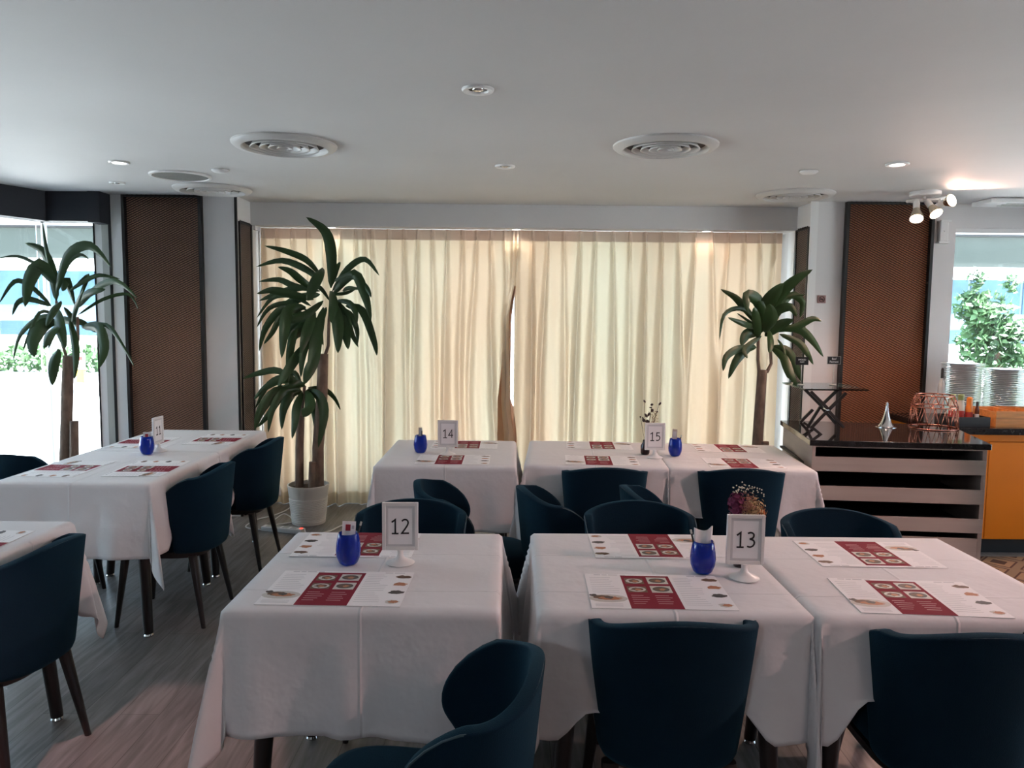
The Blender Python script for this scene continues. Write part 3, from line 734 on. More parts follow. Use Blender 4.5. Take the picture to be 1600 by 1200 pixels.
def digits(num, root, zc, h):
    for k, ch in enumerate(num):
        mb = MB()
        for ln in DG[ch]:
            P = [Vector((x, 0, y)) for x, y in ln]
            if len(ln) > 4:                     # round the curved strokes
                Q = []
                for i in range(len(P)-1):
                    sharp = lambda j: j <= 0 or j >= len(P)-1 or (P[j]-P[j-1]).angle(P[j+1]-P[j]) > .9
                    p0 = P[i] if sharp(i) else P[i-1]; p3 = P[i+1] if sharp(i+1) else P[i+2]
                    for q in range(5):
                        t = q/5; Q.append(.5*((2*P[i])+(-p0+P[i+1])*t+(2*p0-5*P[i]+4*P[i+1]-p3)*t*t+(-p0+3*P[i]-3*P[i+1]+p3)*t**3))
                P = Q+[P[-1]]
            w_ = .055; L1, R1 = [], []
            for i, p in enumerate(P):
                d0 = (p-P[i-1]).normalized() if i else None; d1 = (P[i+1]-p).normalized() if i < len(P)-1 else None
                d0 = d0 or d1; d1 = d1 or d0
                n0 = Vector((-d0.z, 0, d0.x)); n1 = Vector((-d1.z, 0, d1.x)); m = (n0+n1); m.normalize(); c = max(.45, m.dot(n0))
                e = Vector((0, 0, 0))
                if i == 0: e = -d1*w_*.0
                L1.append(p+m*(w_/c)+e); R1.append(p-m*(w_/c)+e)
            vs = []
            for y in (0, .010):
                for a, b in zip(L1, R1): vs += [a+Vector((0, y, 0)), b+Vector((0, y, 0))]
            n = len(P); fs = []
            for i in range(n-1): a = 2*i; fs += [(a, a+1, a+3, a+2), (2*n+a, 2*n+a+2, 2*n+a+3, 2*n+a+1), (a, a+2, 2*n+a+2, 2*n+a), (a+1, 2*n+a+1, 2*n+a+3, a+3)]
            mb.add([Vector(((v.x-.28)*h+(k-.5)*h*.70, v.y*h, (v.z-.5)*h)) for v in vs], fs)
        o = mb.build('printed_digit', m_ink, root); o.location = (0, -.0032, zc)
def number_stand(x, y, deg, num, label, s=1.0):
    root = empty('number_stand', (x, y, .757), R_(deg), label, 'table number', 'white table number stands')
    W, H, z0 = .114*s, .154*s, .044; t = .006
    f = MB(); b = .011
    f.box((-W/2, -t, z0), (-W/2+b, t, z0+H)); f.box((W/2-b, -t, z0), (W/2, t, z0+H)); f.box((-W/2+b, -t, z0), (W/2-b, t, z0+b)); f.box((-W/2+b, -t, z0+H-b), (W/2-b, t, z0+H))
    f.build('frame', m_plastic, root, bevel=.0015)
    MB().box((-W/2+b, -.002, z0+b), (W/2-b, .004, z0+H-b)).build('number_card', m_paper, root)
    c = b+.008; q = MB()
    q.box((-W/2+b, -.0026, z0+b), (-W/2+c, -.0015, z0+H-b)); q.box((W/2-c, -.0026, z0+b), (W/2-b, -.0015, z0+H-b)); q.box((-W/2+c, -.0026, z0+b), (W/2-c, -.0015, z0+c)); q.box((-W/2+c, -.0026, z0+H-c), (W/2-c, -.0015, z0+H-b))
    q.build('card_mount', mat('mount_grey', (.60, .60, .61), .5), root)
    digits(num, root, z0+H*.5, .047*s)
    MB().lathe([(.001, 0), (.044, 0), (.046, .003), (.040, .007), (.024, .012), (.013, .020), (.009, .030), (.010, .044), (.001, .046)], n=36).build('base', m_plastic, root, 'auto')
    return root
number_stand(-.352, 2.400, 2, '12', 'white stand numbered 12 on the single front-row table')
number_stand(.716, 2.290, -2, '13', 'white stand numbered 13 before the purple bouquet')
number_stand(-.362, 4.330, 2, '14', 'white stand numbered 14 on the single back-row table')
number_stand(.812, 4.300, -1, '15', 'white stand numbered 15 before the dark dried sprigs')
number_stand(-2.020, 4.345, 88, '11', 'white stand numbered 11 turned nearly edge-on, on the window table')

# ------------------------------------------------------------------ blue glasses and what stands in them
def blue_glass():
    root = empty('blue_glass', (0, 0, 0))
    p = [(.001, .0), (.022, .0), (.030, .008), (.0375, .028), (.0395, .048), (.0375, .070), (.0335, .092), (.0315, .102), (.0300, .1025), (.0318, .090), (.0360, .068), (.0378, .048), (.0355, .028), (.027, .012), (.001, .010)]
    MB().lathe(p, n=44).build('tumbler', m_blue, root, True)
    return root
gproto = blue_glass()
m_kraft = mat('sugar_packet', (.42, .36, .33), .6); m_redp = mat('red_packet_print', (.45, .03, .05), .5)
def put_glass(x, y, label, card, pen, first=False):
    g = gproto if first else copy_tree(gproto)
    g.location = (x, y, .757); tag(g, label[0], 'glass', 'cobalt blue stemless glasses')
    if card:
        kind, w, h, tx, ty, dg = card
        r = empty('packet' if kind != 'napkin' else 'paper_napkin', (x+tx, y+.004, .775), R_(dg), label[1], 'packet' if kind != 'napkin' else 'napkin')
        r.rotation_euler = (R_(-4), R_(ty), R_(dg))
        if kind == 'red':
            MB().box((-w/2, -.001, 0), (w/2, .001, h)).build('packet_body', m_paper, r)
            MB().box((-w*.25, -.0016, h-.030), (w*.12, -.0012, h-.010)).build('packet_print', m_redp, r); MB().box((w*.2, -.0016, h-.024), (w*.4, -.0012, h-.013)).build('packet_text', m_text, r)
        elif kind == 'napkin':
            vs = []; fs = []
            for j in range(2):
                for i in range(9):
                    t = i/8; vs.append(((t-.5)*w*(1 if j == 0 else 1.12), .004*math.sin(t*7), 0 if j == 0 else h-.012*math.sin(t*PI)+.006*t))
            for i in range(8): fs.append((i, i+1, i+10, i+9))
            o = MB().add(vs, fs).build('napkin_fold', mat('napkin_white', (.62, .64, .66), .9), r, True); s = o.modifiers.new('s', 'SOLIDIFY'); s.thickness = .004
        else:
            MB().box((-w/2, -.003, 0), (w/2, .003, h)).build('packet_body', m_kraft, r, bevel=.001)
            MB().box((-w*.35, -.0035, h*.3), (w*.3, -.0031, h-.012)).build('packet_print', m_text, r)
    if pen:
        dx, tilt, ln = pen
        r = empty('pencil', (x+dx, y-.004, .772), 0, label[2], 'pencil')
        r.rotation_euler = (R_(-3), R_(tilt), 0)
        b = MB().tube([(0, 0, 0), (0, 0, ln-.012)], .0032, 6).build('pencil_shaft', m_ink, r)
        MB().tube([(0, 0, ln-.012), (0, 0, ln)], [.0032, .0034], 8).build('pencil_end', m_trimgrey, r)
put_glass(-.515, 2.385, ('blue glass holding a red-printed packet on the single front-row table', 'white packet with red print in the front-row glass', 'dark pencil leaning beside the red-printed packet, front row'), ('red', .042, .118, -.004, 3, 8), (.004, 17, .128), True)
put_glass(.600, 2.335, ('blue glass holding a white napkin before the purple bouquet', 'white folded napkin standing in a blue glass', 'thin dark pencil poking out left of the napkin'), ('napkin', .052, .122, 0, 2, 4), (-.010, -14, .125))
put_glass(-.524, 4.379, ('blue glass on the single back-row table', 'narrow pale packet in the glass of the single back-row table', 'upright dark pencil in the glass of the single back-row table'), ('plain', .020, .128, -.002, 0, 3), (.006, 1, .125))
put_glass(.940, 4.360, ('blue glass right of the dark dried sprigs, back row', 'brown-grey packet in the glass right of the dried sprigs', 'dark pencil slanting right of the brown-grey packet'), ('plain', .028, .135, -.006, 2, 0), (.006, 15, .11))
put_glass(-2.040, 4.250, ('blue glass on the table by the left window', 'packet with red print in the glass by the left window', 'dark pencil slanting inside the glass by the left window'), ('red', .046, .105, 0, 0, 5), (.006, -22, .085))

# ------------------------------------------------------------------ dried flowers
def vase(x, y, label, h=.085, r=.026):
    o = MB().lathe([(.001, 0), (r*.8, 0), (r, .01), (r, h*.6), (r*.6, h*.85), (r*.55, h), (r*.45, h), (r*.5, h*.85), (.001, h*.8)], n=28).build('bud_vase', mat('dark_glass_vase', (.02, .01, .015), .1), None, True)
    o.location = (x, y, .757); return tag(o, label, 'vase', 'small dark bud vases')
vase(.738, 2.405, 'small dark vase beneath the purple and cream bouquet')
vase(.775, 4.400, 'small dark vase holding the sparse dark sprigs, back row')
def flowers13():
    c = Vector((.745, 2.40, .757)); rn = random.Random(2)
    root = empty('dried_bouquet', c, 0, 'dried bouquet of purple, straw and cream flowers', 'flowers')
    ctr = Vector((.0, 0, .205))
    st = MB()
    for k in range(16):
        t = Vector((rn.uniform(-.045, .05), rn.uniform(-.03, .03), rn.uniform(.13, .22)))
        st.tube([(-.03+rn.uniform(-.006, .006), 0, .075), (-.02, 0, .11), t], .0012, 5)
    st.build('stems', mat('dry_stem', (.35, .26, .14), .8), root)
    def petals(name, n, cen, rad, size, mtl, squash=(1, 1, 1)):
        b = MB()
        for _ in range(n):
            d = Vector((rn.gauss(0, 1), rn.gauss(0, 1), rn.gauss(0, 1))).normalized()
            p = Vector(cen)+Vector((d.x*squash[0], d.y*squash[1], d.z*squash[2]))*rad*rn.uniform(.35, 1)
            a = d.orthogonal().normalized(); e = d.cross(a); th = rn.uniform(0, 6.28); a, e = a*math.cos(th)+e*math.sin(th), e*math.cos(th)-a*math.sin(th)
            s = size*rn.uniform(.6, 1.2)
            b.add([p-a*s*.5, p+e*s*.35+d*s*.2, p+a*s*.5+d*s*.1, p-e*s*.35+d*s*.2], [(0, 1, 2), (0, 2, 3)])
        return b.build(name, mtl, root)
    petals('purple_statice', 230, (-.028, 0, .200), .034, .020, mat('purple_petal', (.16, .02, .07), .8), (.75, .8, 1.3))
    petals('pink_filler', 240, (.006, 0, .205), .038, .010, mat('dusty_pink', (.36, .17, .12), .85), (.9, .8, 1.1))
    petals('straw_filler', 330, (.030, 0, .185), .042, .010, mat('straw_petal', (.50, .34, .17), .85), (.95, .8, 1.1))
    petals('cream_base', 200, (.004, 0, .145), .034, .014, mat('cream_petal', (.60, .50, .36), .85), (1.3, .8, .6))
    petals('orange_tips', 60, (.055, 0, .170), .022, .012, mat('orange_petal', (.55, .18, .06), .85), (.6, .8, 1.3))
    b = MB()
    for _ in range(46):
        p = Vector((rn.uniform(-.04, .06), rn.uniform(-.02, .02), 0)); p.z = .235+.022*math.cos(p.x*25)+rn.uniform(-.012, .014); s = .0028
        b.add([p+Vector((s, 0, 0)), p+Vector((0, s, 0)), p-Vector((s, 0, 0)), p-Vector((0, s, 0)), p+Vector((0, 0, s)), p-Vector((0, 0, s))], [(0, 1, 4), (1, 2, 4), (2, 3, 4), (3, 0, 4), (1, 0, 5), (2, 1, 5), (3, 2, 5), (0, 3, 5)])
    b.build('baby_breath', mat('cream_bud', (.66, .60, .46), .8), root)
    s = MB(); n = 16
    s.rings([[(.022+.019*math.sin(PI*j/8)*math.cos(2*PI*i/n), -.034+.019*math.sin(PI*j/8)*math.sin(2*PI*i/n), .160+.019*math.cos(PI*j/8)) for i in range(n)] for j in range(9)], cap=False)
    s.build('cream_ball_flower', mat('cream_ball', (.66, .58, .43), .85), root, True)
flowers13()
def flowers15():
    c = Vector((.775, 4.40, .757)); rn = random.Random(8)
    root = empty('dried_bouquet', c, 0, 'sparse dark dried sprigs against the right curtain', 'flowers')
    S = 4.45/1200
    def loc(px, py): p = at(px, py, 4.40); return p-c
    st = MB()
    tips = [(1007, 627), (1031, 631), (1018, 632), (1018, 637), (1000, 651), (1009, 648), (1027, 643), (1013, 657), (1021, 650), (1024, 655)]
    for t in tips:
        p = loc(*t); p.y += rn.uniform(-.02, .02); st.tube([(0, 0, .07), (p.x*.4, p.y*.4, .12), p], .0011, 5)
    st.build('stems', mat('dark_stem', (.06, .03, .02), .8), root)
    lf = MB()
    def leaf(px, py, ln, wd, ang):
        p = loc(px, py); p.y += rn.uniform(-.015, .015); a = Vector((math.cos(ang), 0, math.sin(ang))); b = Vector((-math.sin(ang), .4, math.cos(ang)))
        lf.add([p-a*ln, p+b*wd-a*ln*.2, p+b*wd*.8+a*ln*.5, p+a*ln, p-b*wd*.8+a*ln*.5, p-b*wd-a*ln*.2], [(0, 1, 2, 3, 4, 5)])
    for a in ((1007, 627, .011, .006, -.9), (1031, 631, .013, .006, .9), (1018, 632, .010, .007, .4), (1017, 637, .010, .004, .1), (1000, 651, .006, .005, 0), (1009, 649, .016, .008, 2.2), (1013, 647, .014, .007, 1.2), (1019, 641, .012, .007, 1.4), (1006, 657, .013, .010, 2.5), (1012, 659, .014, .011, 0), (1027, 643, .006, .004, 2), (1004, 653, .008, .005, 2)): leaf(*a)
    lf.build('dark_leaves', mat('dark_leaf', (.035, .012, .012), .7), root)
    b = MB()
    for _ in range(110):
        p = loc(rn.gauss(1021, 3.6), rn.uniform(642, 664)); p.y += rn.uniform(-.02, .02); s = .004
        b.add([p+Vector((rn.uniform(-s, s), rn.uniform(-s, s), rn.uniform(-s, s))) for _ in range(4)], [(0, 1, 2), (0, 2, 3), (0, 3, 1)])
    b.build('straw_flowers', mat('brown_straw', (.20, .10, .06), .85), root)
flowers15()

# ------------------------------------------------------------------ dracaena plants
def leaf_mesh(mb, pts, Y, wpx, dY0, dY1, rn):
    """arching strap leaf along traced points; its tip swings dY towards or away from the camera"""
    n = 12; P = []
    segs = len(pts)-1
    def cat(p0, p1, p2, p3, t):
        return tuple(.5*((2*b)+(-a+c)*t+(2*a-5*b+4*c-d)*t*t+(-a+3*b-3*c+d)*t**3) for a, b, c, d in zip(p0, p1, p2, p3))
    for i in range(n+1):
        u = i/n*segs; k = min(int(u), segs-1); t = u-k
        p0 = pts[max(k-1, 0)]; p3 = pts[min(k+2, segs)]
        P.append(cat(p0, pts[k], pts[k+1], p3, t))
    Wd = []
    for i, (px, py) in enumerate(P):
        u = i/n; Wd.append(at(px, py, Y+dY0+(dY1-dY0)*math.sin(u*PI/2)))
    vs = []; tw = rn.uniform(-.5, .5)
    for i, p in enumerate(Wd):
        u = i/n; t = (Wd[min(i+1, n)]-Wd[max(i-1, 0)]).normalized()
        view = Vector((0, 1, 0)); s = t.cross(view)
        if s.length < .05: s = Vector((1, 0, 0))
        s.normalize(); nn = s.cross(t).normalized()
        s = (s*math.cos(tw*(u-.3))+nn*math.sin(tw*(u-.3))).normalized(); nn = s.cross(t).normalized()
        w = wpx*Y/FPX*.47*(max(0, math.sin(PI*min(1, u**.85)))**.75*.92+.10*(1-u)) if u < 1 else 0
        fold = .32*w
        vs += [p-s*w+nn*fold, p-s*w*.5+nn*fold*.4, p, p+s*w*.5+nn*fold*.4, p+s*w+nn*fold]
    fs = []
    for i in range(n):
        for k in range(4): a = i*5+k; fs.append((a, a+1, a+6, a+5))
    mb.add(vs, fs)
def plant(name, label, Y, base_px, trunks, crowns, pot, seed):
    """trunks: [(pixel polyline, radius px)], crowns: list of (leaf list)"""
    rn = random.Random(seed); b = at(*base_px, Y)
    root = empty(name, (b.x, Y, 0), 0, label, 'potted plant', 'dracaena plants'); inv = Matrix.Translation((-b.x, -Y, 0))
    def loc(mb): mb.v = [tuple(inv @ Vector(v)) for v in mb.v]; return mb
    for pl_, rp, dy in trunks:
        r = rp*Y/FPX; pts = [at(px, py, Y+dy) for px, py in pl_]
        if pot and pl_[0][1] > 650: pts = [Vector((pts[0].x, Y+dy, pot[2]-.06))]+pts
        n = len(pts); rr = [r*(1.05-.12*i/(n-1)) for i in range(n)]; rr[-1] *= .96
        loc(MB().tube(pts, rr, 14)).build('cane' if rp > 5 else 'branch', m_trunk, root, 'auto')
    for leaves in crowns:
        mb = MB()
        for lf in leaves:
            pts, wpx = lf[0], lf[1]
            d1 = lf[2] if len(lf) > 2 else rn.uniform(-.22, .10)
            leaf_mesh(mb, pts, Y, wpx, 0, d1, rn)
        o = loc(mb).build('foliage', m_leaf, root, True)
    if pot:
        rt, rb, h = pot
        prof = [(.001, 0), (rb, 0), (rb+.003, .006)]
        for k in range(14):
            z = .015+k*(h*.62)/14; rr = rb+(rt-rb)*z/h; prof += [(rr, z), (rr+.0035, z+.006), (rr, z+.012)]
        prof += [(rb+(rt-rb)*.72, h*.72), (rt-.002, h-.02), (rt+.002, h-.012), (rt+.002, h), (rt-.008, h), (rt-.010, h-.05), (.001, h-.05)]
        MB().lathe(prof, n=48).build('pot', m_pot, root, 'auto')
        MB().lathe([(rt-.011, h-.030), (rt*.5, h-.022), (.001, h-.026)], n=32).build('soil', m_soil, root, True)
    return root
A = [([(517, 450), (517, 400), (508, 362), (478, 339)], 19), ([(519, 455), (543, 420), (570, 405), (593, 431)], 11), ([(520, 460), (552, 428), (570, 462), (580, 501)], 17, -.2),
 ([(545, 428), (562, 440), (574, 452), (580, 465)], 10), ([(540, 478), (565, 485), (583, 530), (589, 556)], 14), ([(525, 470), (545, 473), (556, 490), (556, 512)], 10), ([(522, 468), (538, 488), (548, 518), (560, 543)], 12),
 ([(520, 472), (527, 505), (528, 552)], 21, -.2), ([(530, 485), (539, 515), (544, 546)], 17, -.15), ([(500, 430), (478, 406), (445, 392), (413, 384)], 11), ([(502, 440), (478, 421), (440, 407), (400, 417)], 12), ([(500, 455), (460, 447), (435, 437), (404, 440)], 11),
 ([(495, 455), (470, 438), (453, 424), (434, 417)], 13), ([(503, 418), (492, 440), (480, 470)], 20, -.25), ([(490, 468), (455, 460), (425, 453), (401, 459)], 14), ([(486, 478), (455, 462), (425, 466), (401, 497)], 9), ([(480, 485), (452, 474), (420, 482), (401, 512)], 9), ([(476, 492), (442, 482), (415, 512), (405, 549)], 13),
 ([(470, 492), (440, 495), (425, 520), (412, 538)], 10), ([(478, 480), (450, 485), (443, 520), (440, 560)], 20, -.25), ([(490, 485), (480, 515), (470, 552)], 18, -.2), ([(505, 480), (494, 525), (488, 570), (474, 602)], 21, -.3), ([(485, 520), (462, 522), (450, 545)], 15, -.2), ([(488, 530), (465, 555), (445, 585), (434, 605)], 17, -.25),
 ([(518, 445), (523, 425), (532, 409)], 11, .0), ([(480, 445), (500, 450), (515, 470)], 8), ([(495, 500), (480, 530), (472, 560), (470, 590)], 13, -.2), ([(520, 440), (545, 428), (552, 430)], 7), ([(535, 455), (545, 450), (565, 452)], 7), ([(518, 460), (540, 458), (558, 450)], 6),
 ([(505, 470), (480, 490), (455, 500), (430, 505)], 14, -.15), ([(500, 460), (470, 465), (445, 478), (430, 490)], 15, .05), ([(515, 455), (520, 475), (518, 505)], 16, -.3), ([(500, 500), (470, 500), (455, 515), (452, 540)], 14), ([(510, 480), (500, 510), (505, 540)], 10, .1), ([(520, 480), (545, 490), (557, 515), (558, 540)], 11, .1),
 ([(490, 450), (465, 450), (430, 460), (405, 470)], 12, .1), ([(488, 500), (460, 520), (452, 560), (450, 600)], 14, -.1)]
B = [([(470, 605), (436, 580), (405, 583), (379, 592)], 12), ([(470, 606), (442, 594), (415, 605), (396, 625)], 13), ([(470, 608), (432, 612), (408, 640), (398, 672)], 18, -.2), ([(470, 610), (443, 612), (425, 640), (419, 676)], 13, -.2), ([(472, 612), (455, 615), (442, 640), (440, 672)], 17, -.1),
 ([(473, 612), (463, 635), (460, 660), (456, 686)], 15, -.2), ([(478, 610), (498, 620), (506, 650), (497, 700)], 18, -.25), ([(481, 606), (505, 608), (522, 622), (532, 641)], 9), ([(470, 600), (460, 583), (445, 590), (432, 600)], 10), ([(475, 600), (478, 578), (488, 555)], 8), ([(476, 612), (482, 632), (474, 652)], 22, -.3),
 ([(470, 610), (440, 620), (418, 650), (402, 668)], 12, .1), ([(475, 610), (490, 640), (492, 670)], 14, .1), ([(472, 605), (450, 590), (420, 600), (398, 640)], 12, .05), ([(476, 605), (462, 600), (440, 605)], 14, -.1)]
plant('dracaena_plant', 'tall two-crowned dracaena in a ribbed white pot left of the curtains', 5.62, (482, 780), [([(497, 762), (497, 700), (503, 620), (505, 553)], 9, .01), ([(468, 762), (468, 700), (470, 650)], 6.6, .0), ([(487, 762), (488, 722)], 5.6, -.06),
   ([(506, 560), (513, 540), (514, 500), (518, 455)], 2.4, 0), ([(500, 556), (490, 520), (488, 480)], 2.2, 0), ([(470, 655), (474, 625), (476, 603)], 2.6, 0), ([(470, 655), (466, 630), (468, 610)], 2.0, 0)], [A, B], (.150, .120, .29), 3)
Lf = [([(88, 465), (78, 420), (70, 380), (66, 346)], 8), ([(88, 470), (80, 425), (65, 392), (39, 380)], 18), ([(86, 445), (60, 415), (44, 440), (39, 480)], 26, -.2), ([(82, 432), (55, 412), (25, 400), (-5, 404)], 6), ([(80, 478), (48, 448), (22, 440), (-2, 475)], 9), ([(80, 478), (48, 468), (28, 472), (19, 493)], 10),
 ([(87, 460), (105, 400), (140, 384), (174, 418)], 17, -.1), ([(92, 450), (106, 412), (125, 398), (140, 406)], 7), ([(108, 455), (130, 440), (155, 430), (188, 436)], 8), ([(118, 482), (150, 450), (182, 440), (215, 466)], 11), ([(120, 480), (138, 458), (165, 452)], 14), ([(98, 455), (103, 438), (117, 478)], 15),
 ([(122, 492), (160, 468), (200, 460), (217, 485)], 6), ([(128, 512), (152, 512), (162, 545), (153, 577)], 19, -.2), ([(126, 510), (165, 508), (188, 535), (211, 575)], 8), ([(86, 492), (58, 498), (30, 525), (20, 565)], 9), ([(88, 492), (62, 488), (44, 525), (36, 548)], 6), ([(90, 500), (65, 508), (50, 535), (54, 558)], 24, -.2),
 ([(96, 505), (80, 515), (68, 545)], 22, -.25), ([(90, 545), (83, 570), (82, 602)], 19, -.1), ([(108, 500), (115, 530), (118, 560), (116, 594)], 14, -.1), ([(86, 482), (92, 510), (102, 545)], 20, -.2), ([(112, 505), (120, 475), (130, 452)], 9), ([(120, 480), (130, 450), (138, 430), (120, 443)], 7), ([(100, 480), (115, 500), (130, 505), (150, 520)], 12, .1), ([(95, 470), (80, 490), (72, 510)], 14), ([(122, 510), (100, 500), (85, 515), (75, 545)], 14, .1)]
plant('dracaena_plant', 'dracaena with a thick cane standing against the left window', 5.28, (104, 720), [([(100, 760), (103, 700), (105, 610), (107, 556)], 9, 0), ([(116, 760), (116, 658)], 7, -.05), ([(104, 558), (92, 520), (88, 470)], 2.2, 0), ([(113, 562), (122, 530), (121, 495)], 2.4, 0)], [Lf], (.16, .13, .30), 5)
Rf = [([(1185, 508), (1163, 480), (1148, 464), (1126, 452)], 13), ([(1182, 500), (1158, 482), (1132, 492), (1124, 532)], 8), ([(1182, 512), (1165, 507), (1137, 496)], 10), ([(1190, 518), (1175, 505), (1151, 489)], 6), ([(1192, 500), (1185, 470), (1168, 462), (1168, 488)], 20, -.2), ([(1195, 505), (1202, 472), (1225, 442)], 26, -.15),
 ([(1200, 505), (1215, 468), (1240, 440), (1270, 421)], 20), ([(1205, 500), (1222, 472), (1240, 462), (1258, 461)], 9), ([(1212, 495), (1235, 462), (1254, 472), (1250, 497)], 13), ([(1205, 515), (1215, 488), (1235, 480), (1245, 495)], 16), ([(1205, 518), (1245, 510), (1270, 498), (1284, 502)], 12), ([(1210, 515), (1248, 514), (1270, 532), (1287, 558)], 15),
 ([(1218, 522), (1248, 535), (1262, 552), (1271, 570)], 12), ([(1205, 542), (1230, 548), (1243, 572), (1253, 597)], 16, -.1), ([(1205, 542), (1226, 560), (1236, 585), (1245, 605)], 15, -.2), ([(1206, 545), (1222, 556), (1228, 575), (1232, 592)], 12), ([(1190, 520), (1168, 522), (1158, 540)], 18, -.1), ([(1182, 543), (1155, 545), (1135, 558), (1130, 580)], 13),
 ([(1182, 543), (1168, 545), (1150, 565), (1138, 592)], 16, -.1), ([(1190, 525), (1165, 545), (1168, 560)], 10), ([(1203, 515), (1205, 535), (1202, 552)], 12, -.2), ([(1190, 520), (1195, 490), (1185, 470)], 24, -.1), ([(1200, 520), (1205, 500), (1202, 475)], 26, -.2), ([(1186, 530), (1183, 500), (1178, 480)], 16), ([(1195, 525), (1220, 508), (1240, 500)], 18), ([(1215, 530), (1225, 545), (1228, 560)], 5)]
plant('dracaena_plant', 'single-cane dracaena between the right curtain edge and the counter', 5.45, (1184, 720), [([(1182, 760), (1183, 700), (1187, 640), (1191, 578)], 8.3, 0), ([(1196, 760), (1196, 690)], 6, -.04), ([(1186, 580), (1184, 562), (1185, 520)], 2.6, 0), ([(1198, 582), (1205, 568), (1203, 530)], 2.5, 0)], [Rf], (.16, .13, .30), 9)

# ------------------------------------------------------------------ power strip and leads near the pot
p = at(440, 828, 5.40)
r = empty('power_strip', (-1.62, 5.36, 0), R_(-14), 'white power strip lying on the floor left of the pot', 'power strip')
MB().box((-.16, -.03, 0), (.16, .03, .034)).build('strip_body', m_plastic, r, bevel=.005)
for k in range(4): MB().box((-.13+k*.065, -.02, .034), (-.085+k*.065, .02, .036)).build('socket', m_trimgrey, r)
MB().box((.135, -.01, .034), (.150, .01, .038)).build('switch', emis('red_switch', (.9, .05, .03), 1.5), r)
for pts, lab in (([(-1.78, 5.37, .01), (-1.92, 5.45, .008), (-1.90, 5.65, .008), (-1.80, 5.80, .01), (-1.72, 5.95, .05), (-1.70, 6.05, .2)], 'white cable curling from the power strip to the niche wall'),
                 ([(-1.46, 5.33, .03), (-1.42, 5.28, .008), (-1.30, 5.34, .008), (-1.24, 5.50, .008), (-1.18, 5.58, .01), (-1.16, 5.48, .008), (-1.12, 5.34, .008)], 'white cable looping around the right of the pot'),
                 ([(-1.70, 5.40, .03), (-1.72, 5.50, .01), (-1.62, 5.60, .01), (-1.70, 5.66, .05), (-1.76, 5.58, .02)], 'short white cable coil behind the power strip')):
    P = [Vector(q) for q in pts]; Q = []
    for i in range(len(P)-1):
        for k in range(6):
            t = k/6; p0 = P[max(i-1, 0)]; p3 = P[min(i+2, len(P)-1)]
            Q.append(.5*((2*P[i])+(-p0+P[i+1])*t+(2*p0-5*P[i]+4*P[i+1]-p3)*t*t+(-p0+3*P[i]-3*P[i+1]+p3)*t**3))
    Q.append(P[-1]); tag(MB().tube(Q, .0045, 8).build('cable', m_plastic, None, True), lab, 'cable', 'white floor cables')

# ------------------------------------------------------------------ black-topped display counter
FLc, FRc, BRc, BLc = (1.65, 4.20), (2.60, 4.11), (2.80, 4.88), (1.77, 5.02)
r = empty('display_counter', (2.2, 4.55, 0), 0, 'taupe counter with open slots and a shiny black stone top', 'counter')
O = Vector((2.2, 4.55, 0))
def q2(p, i=0.0):   # inset towards the centre
    v = Vector((p[0], p[1], 0))-O; return (v.x*(1-i), v.y*(1-i))
MB().prism([q2(FLc), q2(FRc), q2(BRc), q2(BLc)], .850, .882).build('countertop', m_granite, r, bevel=.003)
a0, a1, b1, b0 = [Vector((*q2(p, .035), 0)) for p in (FLc, FRc, BRc, BLc)]
def slab(name, p0, p1, off0, off1, z0, z1, m, par=r):
    """board between two plan points, extruded horizontally from off0 to off1 towards the back"""
    d = (p1-p0).normalized(); n = Vector((-d.y, d.x, 0))
    return MB().prism([(p0+n*off0).to_2d()[:], (p1+n*off0).to_2d()[:], (p1+n*off1).to_2d()[:], (p0+n*off1).to_2d()[:]], z0, z1).build(name, m, par, bevel=.0015)
slab('side_panel', a0, b0, -.018, 0, 0, .85, m_taupe); slab('side_panel', a1-(a1-a0).normalized()*.0, b1, 0, .022, 0, .85, m_taupe)
slab('back_panel', b0, b1, -.02, 0, 0, .85, m_dark_in)
slab('top_rail', a0, a1, 0, .02, .842, .850, m_taupe)
for z0, z1 in ((.708, .788), (.545, .625), (.385, .463)):
    slab('drawer_front', a0, a1, .0, .018, z0, z1, m_taupe)
    slab('shelf_board', a0+(a1-a0)*.01, a1-(a1-a0)*.01, .018, .74, z0+.005, z0+.018, m_dark_in)
slab('base_panel', a0, a1, .004, .022, .0, .352, m_taupe)

# things on the counter
pc = [at(1258, 611, 4.39), at(1358, 612, 4.39), at(1310, 600, 4.84), at(1222, 599, 4.84)]
cz = .882
r = empty('display_riser', (1.86, 4.60, cz), 0, 'black folding riser with a glass shelf on the counter', 'display stand'); O = Vector((1.86, 4.60, cz))
vs = [p-O for p in pc]; zt = 1.14-cz
vs = [(v.x, v.y, zt) for v in vs]+[(v.x, v.y, zt+.008) for v in vs]
MB().add(vs, [(3, 2, 1, 0), (4, 5, 6, 7), (0, 1, 5, 4), (1, 2, 6, 5), (2, 3, 7, 6), (3, 0, 4, 7)]).build('glass_shelf', m_plateglass, r)
def bar(name, p, q, t=.016, par=r, m=m_black):
    d = (q-p).normalized(); a = Vector((0, 1, 0)); b = d.cross(a).normalized(); h = t/2
    vs = [p+a*h+b*h, p-a*h+b*h, p-a*h-b*h, p+a*h-b*h]; vs += [v+(q-p) for v in vs]
    return MB().add(vs, [(3, 2, 1, 0), (4, 5, 6, 7), (0, 1, 5, 4), (1, 2, 6, 5), (2, 3, 7, 6), (3, 0, 4, 7)]).build(name, m, par, bevel=.001)
def rl(px, py, Y): return at(px, py, Y)-O
